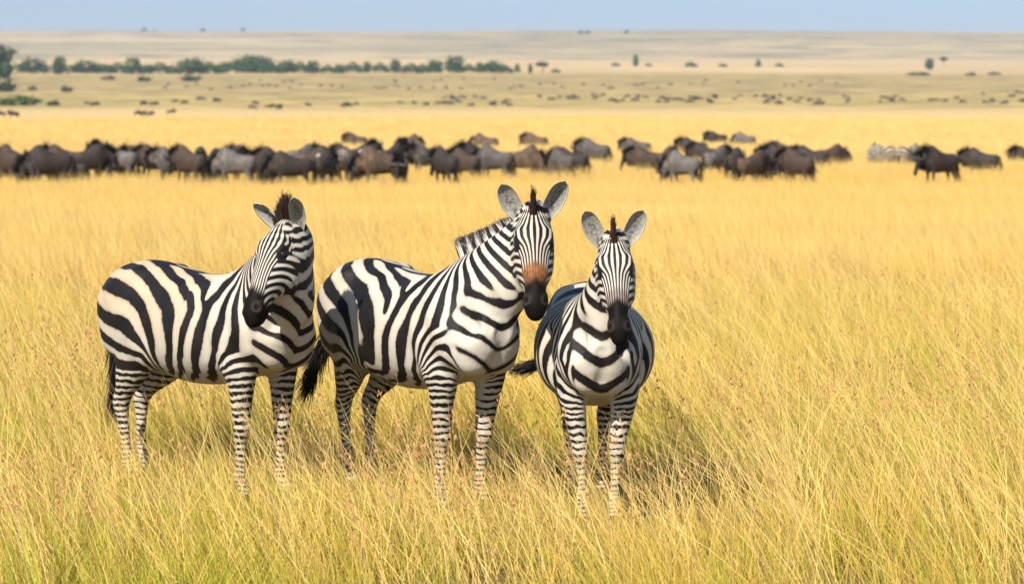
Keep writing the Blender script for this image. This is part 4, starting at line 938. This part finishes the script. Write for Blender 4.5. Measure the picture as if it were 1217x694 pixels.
protos = {
 'round': make_tree('savanna_tree', [(0, 0, 6.2, 4.6, 4.2, 3.8), (-3.2, .5, 4.6, 3.2, 3, 2.8), (3.4, -.4, 4.8, 3.2, 3, 3.0)], .55, 1500, 2.0, LEAF, 1),
 'tall': make_tree('savanna_tree', [(0, 0, 7.6, 2.9, 2.8, 3.8), (-1.6, .6, 4.6, 2.6, 2.4, 2.8), (1.9, -.4, 4.2, 2.4, 2.2, 2.6)], .5, 1200, 2.0, LEAF, 2),
 'wide': make_tree('savanna_tree', [(-5, 0, 4.6, 4, 3.4, 3.2), (0, .5, 6, 4.4, 3.8, 3.6), (5, -.3, 4.4, 4, 3.4, 3.0), (8.5, .2, 3.2, 2.8, 2.6, 2.2)], .55, 2000, 1.6, LEAF, 3),
 'umbrella': make_tree('acacia_tree', [(0, 0, 7.6, 5.4, 5, 1.1), (-2.5, .5, 6.4, 3, 2.6, .8), (3, 0, 6.7, 2.6, 2.4, .8)], .4, 1200, 4.2, LEAF_DK, 4),
 'shrub': make_tree('shrub', [(0, 0, 1.4, 2.6, 2.3, 1.3), (-1.9, .3, 1.0, 1.7, 1.6, .95), (2.0, -.2, .95, 1.6, 1.5, .9)], .26, 900, .5, LEAF_DK, 5),
 'green shrub': make_tree('shrub', [(0, 0, 1.4, 2.6, 2.3, 1.3), (-2.6, .3, 1.1, 1.9, 1.6, 1.0), (2.5, -.2, .95, 1.8, 1.5, .9)], .26, 900, .5, LEAF, 6),
}
pused = set()
def plant(kind, px, ybase, hpx, label, cat, group=None, d=None, wide=1.0):
    """stands a copy on the plain where its foot shows on row ybase, hpx rows tall"""
    if d is None: d = d_from_ground(ybase)
    full = {'round': 9.6, 'tall': 11.2, 'wide': 9.2, 'umbrella': 8.6, 'shrub': 2.7, 'green shrub': 2.7}[kind]
    o = protos[kind] if kind not in pused else copy_tree(protos[kind]); pused.add(kind)
    s = hpx * d / FPX / full; x = (px - 608.5) / FPX * d
    zz = float(ground_z(x, d)) if d < 3000 else max(hill_z(x, d), float(ground_z(x, d)) if d < 4200 else -9)
    o.location = (x, d, zz - .14 * full * s); o.scale = (s * wide, s * wide, s); o.rotation_euler = (0, 0, (px * 2.39) % 6.28 if kind != 'wide' else 0)
    tag(o, label, cat, group)
TL = 'trees of the line at the edge of the plain'
ROW = [(41, 89, 21, 'round', .95, 'round bushy tree standing apart, first right of the acacia at the left edge'), (74, 92, 20, 'tall', .75, 'narrow dark tree standing alone in front of the line at left'),
 (69, 86, 16, 'tall', .5, 'thin pale tree directly behind the narrow dark lone tree'), (104, 86, 20, 'round', 1.15, 'large domed tree at the left start of the treeline'), (124, 86, 13, 'wide', .7, 'low bushy tree against the right side of the large domed tree'), (141, 86, 14, 'wide', .7, 'low spreading tree between the domed tree and the peaked one'),
 (159, 86, 18, 'tall', 1.0, 'peaked tree about midway along the first stretch of the treeline'), (174, 86, 14, 'round', .8, 'small round tree just right of the peaked tree'), (191, 86, 12, 'wide', .75, 'low tree ending the first stretch of treeline, left of the gap'),
 (229, 87, 17, 'round', 1.0, 'rounded tree just right of the first gap in the treeline'), (249, 86, 14, 'wide', .6, 'low paler tree between the gap and the biggest clump'), (284, 87, 18, 'wide', .95, 'left half of the biggest dark clump in the treeline'),
 (304, 87, 20, 'round', 1.2, 'tallest dome of the biggest dark clump in the treeline'), (322, 87, 15, 'wide', .6, 'low tree closing the right side of the biggest clump'), (342, 87, 16, 'round', .8, 'mid sized tree after the biggest clump'), (357, 86, 12, 'wide', .5, 'low tree right of the mid sized one'),
 (373, 87, 18, 'tall', 1.1, 'tall full tree roughly above the left zebra\'s neck'), (390, 86, 11, 'wide', .5, 'low bush like tree right of the tall full tree'), (404, 86, 14, 'round', .8, 'round tree above the low place between left and middle zebras'), (420, 86, 11, 'wide', .5, 'low wide tree right of that round tree'),
 (437, 86, 16, 'tall', .8, 'pointed tree with pale crown, first of two in the middle stretch'), (452, 86, 10, 'wide', .5, 'lowest tree between the two pointed pale ones'), (471, 86, 14, 'tall', .9, 'second pointed pale tree of the middle stretch'), (489, 86, 12, 'wide', .6, 'low dark tree after the second pointed one'),
 (502, 86, 10, 'wide', .5, 'short tree left of the dark double crown'), (517, 86, 14, 'round', .9, 'dark tree forming the left of the double crown'), (541, 86, 18, 'tall', 1.2, 'highest tree of the middle stretch, right of the double crown'), (557, 86, 12, 'wide', .5, 'low tree at the foot of the highest middle one'),
 (570, 86, 16, 'tall', .7, 'slender tree left of the last dark clump'), (587, 86, 13, 'round', 1.0, 'round dark tree in the last clump of the line'), (601, 86, 10, 'wide', .5, 'low tree ending the last clump of the line'), (615, 86, 13, 'tall', .6, 'small upright tree just past the end of the line'),
 (630, 86, 11, 'tall', .5, 'smallest upright tree left of the flat topped acacia'), (660, 86, 6, 'wide', .6, 'row of scrub like low tree right of the flat topped acacia')]
for px, yb, hp, k, w, lab in ROW: plant(k, px, yb, hp * (1.06 + .2 * math.sin(px * 5.3)), lab, 'tree', TL, d=1850 + (px * 37) % 90, wide=w * 1.62)
plant('umbrella', 645, 86, 15, 'flat topped acacia standing alone past the right end of the treeline', 'tree', TL, d=1850, wide=.8)
plant('tall', 755, 82, 16, 'lone bluish tree at the foot of the hills right of the treeline', 'tree', d=2700, wide=.8)
plant('wide', 731, 82, 5, 'low scrub left of the lone bluish tree', 'shrub', d=2700); plant('wide', 770, 82, 4, 'low scrub right of the lone bluish tree', 'shrub', d=2700)
for px, hp, lab in ((820, 7, 'leftmost of the small dark trees below the right hand hills'), (858, 5, 'middle low one of the small dark trees below the right hand hills'), (900, 10, 'peaked one of the small dark trees below the right hand hills'), (925, 5, 'low one right of the peaked tree below the right hand hills')):
    plant('wide' if hp < 8 else 'tall', px, 85, hp, lab, 'tree', 'small trees below the right hand hills', d=2600)
plant('round', 1103, 86, 15, 'left one of the two blue green trees at far right', 'tree', d=2300, wide=.8); plant('umbrella', 1120, 85, 14, 'right one of the two blue green trees at far right, flatter topped', 'tree', d=2500, wide=.6)
plant('green shrub', 1090, 90, 5, 'long green thicket in front of the two far right trees', 'shrub', wide=2.6); plant('shrub', 1152, 90, 5, 'small dark shrub right of the two far right trees', 'shrub'); plant('shrub', 1180, 88, 4, 'pale scrub near the right edge below the hills', 'shrub', wide=1.6)
for px, yb, lab in ((170, 41, 'tiny tree on the hill crest, left of a pair'), (186, 41, 'tiny tree on the hill crest, right of a pair'), (174, 47, 'tiny tree just below the pair on the hill crest'), (243, 46, 'tiny lone tree high on the left hill'), (290, 48, 'tiny lone tree high on the hill above the biggest clump'),
                    (698, 55, 'tiny tree left of two on the middle hillside'), (690, 62, 'tiny tree lower of two on the middle hillside'), (744, 64, 'tiny lone tree on the hill above the bluish tree')):
    dd = 8150 if yb < 45 else 7600 if yb < 50 else 6400; plant('round', px, yb, 4.5, lab, 'tree', 'specks of trees on the far hills', d=dd, wide=1.2)
# the acacia at the left edge and the bushes under it
plant('umbrella', -1, 99, 50, 'big layered acacia cut by the left edge of the picture', 'tree', wide=.62)
plant('round', 6, 93, 30, 'dark rounded tree below the layered acacia at the left edge', 'tree', wide=.9)
plant('shrub', 6, 110, 17, 'dark bush at the left edge under the acacia', 'shrub', wide=1.0)
plant('green shrub', 24, 126, 15, 'broad olive bush at left, nearest of the bushes', 'shrub', wide=1.3)
plant('shrub', 64, 126, 8, 'small dark green bush right of the broad olive bush', 'shrub'); plant('shrub', 81, 110, 8, 'small dark bush standing on the flat below the narrow lone tree', 'shrub')
plant('shrub', 130, 94, 6, 'small dark shrub below the start of the treeline', 'shrub', wide=1.1); plant('shrub', 173, 96, 7, 'flat dark shrub below the peaked tree', 'shrub', wide=1.3); plant('shrub', 228, 96, 9, 'long dark shrub below the gap in the treeline', 'shrub', wide=1.5); plant('shrub', 40, 108, 6, 'pale low shrub between the acacia and the lone tree', 'shrub')
# ------------------------------------------------------------------ grass
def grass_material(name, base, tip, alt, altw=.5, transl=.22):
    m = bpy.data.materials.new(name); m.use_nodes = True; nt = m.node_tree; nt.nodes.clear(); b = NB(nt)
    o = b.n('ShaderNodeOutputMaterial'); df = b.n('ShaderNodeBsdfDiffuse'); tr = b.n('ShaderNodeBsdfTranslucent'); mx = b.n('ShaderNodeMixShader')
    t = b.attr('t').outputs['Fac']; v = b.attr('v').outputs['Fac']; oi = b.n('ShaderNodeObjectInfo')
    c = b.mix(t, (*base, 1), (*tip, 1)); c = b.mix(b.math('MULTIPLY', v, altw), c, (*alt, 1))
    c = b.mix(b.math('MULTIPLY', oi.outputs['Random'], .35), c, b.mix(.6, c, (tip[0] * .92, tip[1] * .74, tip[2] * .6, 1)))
    nt.links.new(c, df.inputs[0]); nt.links.new(c, tr.inputs[0]); mx.inputs[0].default_value = transl
    nt.links.new(df.outputs[0], mx.inputs[1]); nt.links.new(tr.outputs[0], mx.inputs[2]); nt.links.new(mx.outputs[0], o.inputs[0])
    return m
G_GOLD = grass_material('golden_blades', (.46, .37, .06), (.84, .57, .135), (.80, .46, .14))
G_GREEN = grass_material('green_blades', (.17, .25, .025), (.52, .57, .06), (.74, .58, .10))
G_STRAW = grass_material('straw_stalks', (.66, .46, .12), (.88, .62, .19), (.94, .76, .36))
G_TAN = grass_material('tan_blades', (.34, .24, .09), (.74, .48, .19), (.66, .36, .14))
G_FAR = grass_material('far_blades', (.48, .36, .11), (.80, .57, .21), (.82, .56, .22))
G_SEED = grass_material('seed_heads', (.62, .33, .13), (.74, .42, .19), (.46, .20, .08), .6, .2)

def ribbons(N, h, w, lean, spread, wind, g, n=4, bend=.5):
    """N curved blades rooted in a small clump: V,F,t,v"""
    az = g.uniform(0, 2 * math.pi, N); r = spread * np.sqrt(g.uniform(0, 1, N)); root = np.c_[r * np.cos(az), r * np.sin(az), np.full(N, -.03)]
    H_ = g.uniform(h[0], h[1], N); a = g.uniform(0, 2 * math.pi, N); le = np.abs(g.normal(0, lean, N))
    dx, dy = np.cos(a) * le + wind[0], np.sin(a) * le + wind[1]
    face = g.uniform(0, math.pi, N); sx, sy = np.cos(face), np.sin(face)
    V = np.zeros((N, n + 1, 2, 3)); T = np.zeros((N, n + 1, 2)); bn = g.uniform(.3, 1.0, N) * bend
    for i in range(n + 1):
        t = i / n; k = t * (1 - bn) + bn * t * t
        p = root + np.c_[dx * H_ * k, dy * H_ * k, H_ * (t - .18 * (dx ** 2 + dy ** 2) * t * t)]
        ww = w * (1 - t ** 1.5 * .85) * .5
        V[:, i, 0] = p - np.c_[sx, sy, 0 * sx] * ww; V[:, i, 1] = p + np.c_[sx, sy, 0 * sx] * ww; T[:, i] = t
    base = np.arange(N)[:, None] * (2 * (n + 1)); Fs = []
    for i in range(n): Fs.append(np.stack([base[:, 0] + 2 * i, base[:, 0] + 2 * i + 1, base[:, 0] + 2 * i + 3, base[:, 0] + 2 * i + 2], 1))
    tips = V[:, -1].mean(1); dirs = V[:, -1].mean(1) - V[:, -2].mean(1)
    return V.reshape(-1, 3), np.vstack(Fs), T.ravel(), np.repeat(g.uniform(0, 1, N), 2 * (n + 1)), tips, dirs

def tuft(name, parts):
    V = []; Fs = []; T = []; A = []; M = []; mats = []; n0 = 0
    for (v, f, t, a, mat) in parts:
        if mat not in mats: mats.append(mat)
        V.append(v); Fs.append(f + n0); T.append(t); A.append(a); M += [mats.index(mat)] * len(f); n0 += len(v)
    me = bpy.data.meshes.new(name); me.from_pydata([tuple(p) for p in np.vstack(V)], [], [tuple(int(i) for i in f) for f in np.vstack(Fs)])
    for m in mats: me.materials.append(m)
    me.polygons.foreach_set('material_index', np.array(M, dtype=np.int32)); me.polygons.foreach_set('use_smooth', np.ones(len(M), dtype=bool))
    for k, a in (('t', np.concatenate(T)), ('v', np.concatenate(A))):
        at = me.attributes.new(k, 'FLOAT', 'POINT'); at.data.foreach_set('value', a.astype(np.float32))
    return bpy.data.objects.new(name, me)

def seed_heads(tips, dirs, g, k=9, size=.028, spread=.09):
    """a loose drooping panicle of spikelets at the top of each stalk"""
    V = []; Fs = []; T = []; A = []
    for p, d in zip(tips, dirs):
        d = d / np.linalg.norm(d); vv = g.uniform(0, 1)
        for j in range(k):
            q = p - d * g.uniform(-.01, spread) + g.normal(0, .010, 3) + np.array([0, 0, -.012]); a = d + g.normal(0, .45, 3); a /= np.linalg.norm(a)
            b_ = np.cross(a, g.normal(0, 1, 3)); b_ /= np.linalg.norm(b_); s = size * g.uniform(.6, 1.2); i = len(V)
            V += [q - a * s * .5, q + b_ * s * .14, q + a * s * .5, q - b_ * s * .14]; Fs.append((i, i + 1, i + 2, i + 3)); T += [.2, .5, 1, .5]; A += [vv] * 4
    return np.array(V), np.array(Fs), np.array(T), np.array(A)

WIND = (-.34, .05)
def build_tufts():
    g = np.random.default_rng(5); C = {}
    def col(nm, obs):
        c = bpy.data.collections.new(nm)
        for o in obs: c.objects.link(o)
        return c
    def R5(*a, mat, **k):
        v, f, t, vv, tips, dirs = ribbons(*a, g=g, **k); return (v, f, t, vv, mat), tips, dirs
    near = []
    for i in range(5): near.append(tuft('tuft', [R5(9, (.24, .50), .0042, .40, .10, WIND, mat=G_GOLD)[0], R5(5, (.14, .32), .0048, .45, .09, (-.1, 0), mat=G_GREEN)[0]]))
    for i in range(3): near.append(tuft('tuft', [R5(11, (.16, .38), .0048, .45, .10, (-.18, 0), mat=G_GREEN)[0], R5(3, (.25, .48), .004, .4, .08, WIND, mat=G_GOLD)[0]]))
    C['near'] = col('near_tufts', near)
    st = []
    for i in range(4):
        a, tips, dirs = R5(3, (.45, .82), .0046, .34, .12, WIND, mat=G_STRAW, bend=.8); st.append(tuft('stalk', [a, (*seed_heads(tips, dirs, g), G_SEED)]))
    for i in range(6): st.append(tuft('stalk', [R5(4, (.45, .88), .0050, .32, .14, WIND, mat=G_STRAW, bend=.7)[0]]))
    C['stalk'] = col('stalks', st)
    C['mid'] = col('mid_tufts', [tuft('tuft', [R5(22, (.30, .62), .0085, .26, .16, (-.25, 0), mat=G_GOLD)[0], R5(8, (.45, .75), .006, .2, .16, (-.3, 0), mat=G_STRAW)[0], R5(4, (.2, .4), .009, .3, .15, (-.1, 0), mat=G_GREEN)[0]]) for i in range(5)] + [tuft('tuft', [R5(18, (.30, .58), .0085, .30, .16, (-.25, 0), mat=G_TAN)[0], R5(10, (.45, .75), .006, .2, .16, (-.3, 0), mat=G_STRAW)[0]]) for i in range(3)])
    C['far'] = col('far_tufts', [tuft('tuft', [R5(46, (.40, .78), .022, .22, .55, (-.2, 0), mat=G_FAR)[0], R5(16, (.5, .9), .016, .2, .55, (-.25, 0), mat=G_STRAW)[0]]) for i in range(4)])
    return C
TUFTS = build_tufts()

def vnoise(x, y, s, seed):
    g = np.random.default_rng(seed); G = g.uniform(0, 1, (256, 256)); x = x / s; y = y / s
    i, j = np.floor(x).astype(int), np.floor(y).astype(int); fx, fy = x - i, y - j; fx = fx * fx * (3 - 2 * fx); fy = fy * fy * (3 - 2 * fy)
    q = lambda a, b_: G[a % 256, b_ % 256]
    return (q(i, j) * (1 - fx) + q(i + 1, j) * fx) * (1 - fy) + (q(i, j + 1) * (1 - fx) + q(i + 1, j + 1) * fx) * fy

def scatter(name, coll, pts, scale, seed, pick=None):
    g = np.random.default_rng(seed); N = len(pts)
    me = bpy.data.meshes.new(name); me.vertices.add(N); me.vertices.foreach_set('co', pts.astype(np.float32).ravel())
    a = me.attributes.new('turn', 'FLOAT_VECTOR', 'POINT'); a.data.foreach_set('vector', np.c_[g.normal(0, .13, N), g.normal(0, .13, N), g.uniform(-.7, .7, N)].astype(np.float32).ravel())
    a = me.attributes.new('size', 'FLOAT', 'POINT'); a.data.foreach_set('value', scale.astype(np.float32))
    a = me.attributes.new('pick', 'INT', 'POINT'); a.data.foreach_set('value', (pick if pick is not None else g.integers(0, 64, N)).astype(np.int32))
    o = bpy.data.objects.new(name, me); COL.objects.link(o)
    ng = bpy.data.node_groups.new(name, 'GeometryNodeTree'); ng.interface.new_socket('Geometry', in_out='INPUT', socket_type='NodeSocketGeometry'); ng.interface.new_socket('Geometry', in_out='OUTPUT', socket_type='NodeSocketGeometry')
    gi, go = ng.nodes.new('NodeGroupInput'), ng.nodes.new('NodeGroupOutput'); ip = ng.nodes.new('GeometryNodeInstanceOnPoints'); ci = ng.nodes.new('GeometryNodeCollectionInfo')
    ci.inputs[0].default_value = coll; ci.inputs[1].default_value = True; ci.inputs[2].default_value = True
    def at(nm, ty):
        n = ng.nodes.new('GeometryNodeInputNamedAttribute'); n.data_type = ty; n.inputs[0].default_value = nm; return n.outputs[0]
    e2r = ng.nodes.new('FunctionNodeEulerToRotation'); ng.links.new(at('turn', 'FLOAT_VECTOR'), e2r.inputs[0])
    ng.links.new(gi.outputs[0], ip.inputs['Points']); ng.links.new(ci.outputs[0], ip.inputs['Instance']); ip.inputs['Pick Instance'].default_value = True
    ng.links.new(at('pick', 'INT'), ip.inputs['Instance Index']); ng.links.new(e2r.outputs[0], ip.inputs['Rotation']); ng.links.new(at('size', 'FLOAT'), ip.inputs['Scale'])
    ng.links.new(ip.outputs[0], go.inputs[0])
    md = o.modifiers.new('grass', 'NODES'); md.node_group = ng
    return o

def strip_points(d0, d1, dens, margin, seed):
    """random points over the ground between distances d0 and d1, dens(d) per square metre"""
    g = np.random.default_rng(seed); P = []
    ds_ = np.linspace(d0, d1, 60)
    for a, b_ in zip(ds_[:-1], ds_[1:]):
        m = (a + b_) / 2; hw = .19 * m + margin; n = g.poisson(dens(m) * (b_ - a) * 2 * hw)
        P.append(np.c_[g.uniform(-hw, hw, n), g.uniform(a, b_, n)])
    P = np.vstack(P); return P
HOOVES = np.array([[o.location.x + math.cos(o.rotation_euler.z) * q[0] - math.sin(o.rotation_euler.z) * q[1], o.location.y + math.sin(o.rotation_euler.z) * q[0] + math.cos(o.rotation_euler.z) * q[1]]
                   for o in zebras for q in ((.55, .14), (.55, -.14), (-.55, .14), (-.55, -.14), (.75, 0))])
def trodden(P):
    d = np.min(np.hypot(P[:, None, 0] - HOOVES[None, :, 0], (P[:, None, 1] - HOOVES[None, :, 1] + .35) * .7), axis=1)
    return .60 + .40 * sstep(d, .25, .95)
def lay(P): return np.c_[P, ground_z(P[:, 0], P[:, 1])]

P = strip_points(11.2, 36, lambda d: 108 if d < 22 else 108 - (d - 22) * 3, 1.2, 1)
g = np.random.default_rng(4); nz = .6 * vnoise(P[:, 0], P[:, 1], 1.1, 2) + .4 * vnoise(P[:, 0], P[:, 1], .4, 3)
keep = g.uniform(0, 1, len(P)) < .10 + .98 * sstep(nz, .30, .58); P = P[keep]; nz = nz[keep]
gr = sstep(vnoise(P[:, 0], P[:, 1], 1.6, 8), .35, .7); pick = np.where(g.uniform(0, 1, len(P)) < .26 + .50 * gr * sstep(P[:, 1], 40, 18), 5 + g.integers(0, 3, len(P)), g.integers(0, 5, len(P)))
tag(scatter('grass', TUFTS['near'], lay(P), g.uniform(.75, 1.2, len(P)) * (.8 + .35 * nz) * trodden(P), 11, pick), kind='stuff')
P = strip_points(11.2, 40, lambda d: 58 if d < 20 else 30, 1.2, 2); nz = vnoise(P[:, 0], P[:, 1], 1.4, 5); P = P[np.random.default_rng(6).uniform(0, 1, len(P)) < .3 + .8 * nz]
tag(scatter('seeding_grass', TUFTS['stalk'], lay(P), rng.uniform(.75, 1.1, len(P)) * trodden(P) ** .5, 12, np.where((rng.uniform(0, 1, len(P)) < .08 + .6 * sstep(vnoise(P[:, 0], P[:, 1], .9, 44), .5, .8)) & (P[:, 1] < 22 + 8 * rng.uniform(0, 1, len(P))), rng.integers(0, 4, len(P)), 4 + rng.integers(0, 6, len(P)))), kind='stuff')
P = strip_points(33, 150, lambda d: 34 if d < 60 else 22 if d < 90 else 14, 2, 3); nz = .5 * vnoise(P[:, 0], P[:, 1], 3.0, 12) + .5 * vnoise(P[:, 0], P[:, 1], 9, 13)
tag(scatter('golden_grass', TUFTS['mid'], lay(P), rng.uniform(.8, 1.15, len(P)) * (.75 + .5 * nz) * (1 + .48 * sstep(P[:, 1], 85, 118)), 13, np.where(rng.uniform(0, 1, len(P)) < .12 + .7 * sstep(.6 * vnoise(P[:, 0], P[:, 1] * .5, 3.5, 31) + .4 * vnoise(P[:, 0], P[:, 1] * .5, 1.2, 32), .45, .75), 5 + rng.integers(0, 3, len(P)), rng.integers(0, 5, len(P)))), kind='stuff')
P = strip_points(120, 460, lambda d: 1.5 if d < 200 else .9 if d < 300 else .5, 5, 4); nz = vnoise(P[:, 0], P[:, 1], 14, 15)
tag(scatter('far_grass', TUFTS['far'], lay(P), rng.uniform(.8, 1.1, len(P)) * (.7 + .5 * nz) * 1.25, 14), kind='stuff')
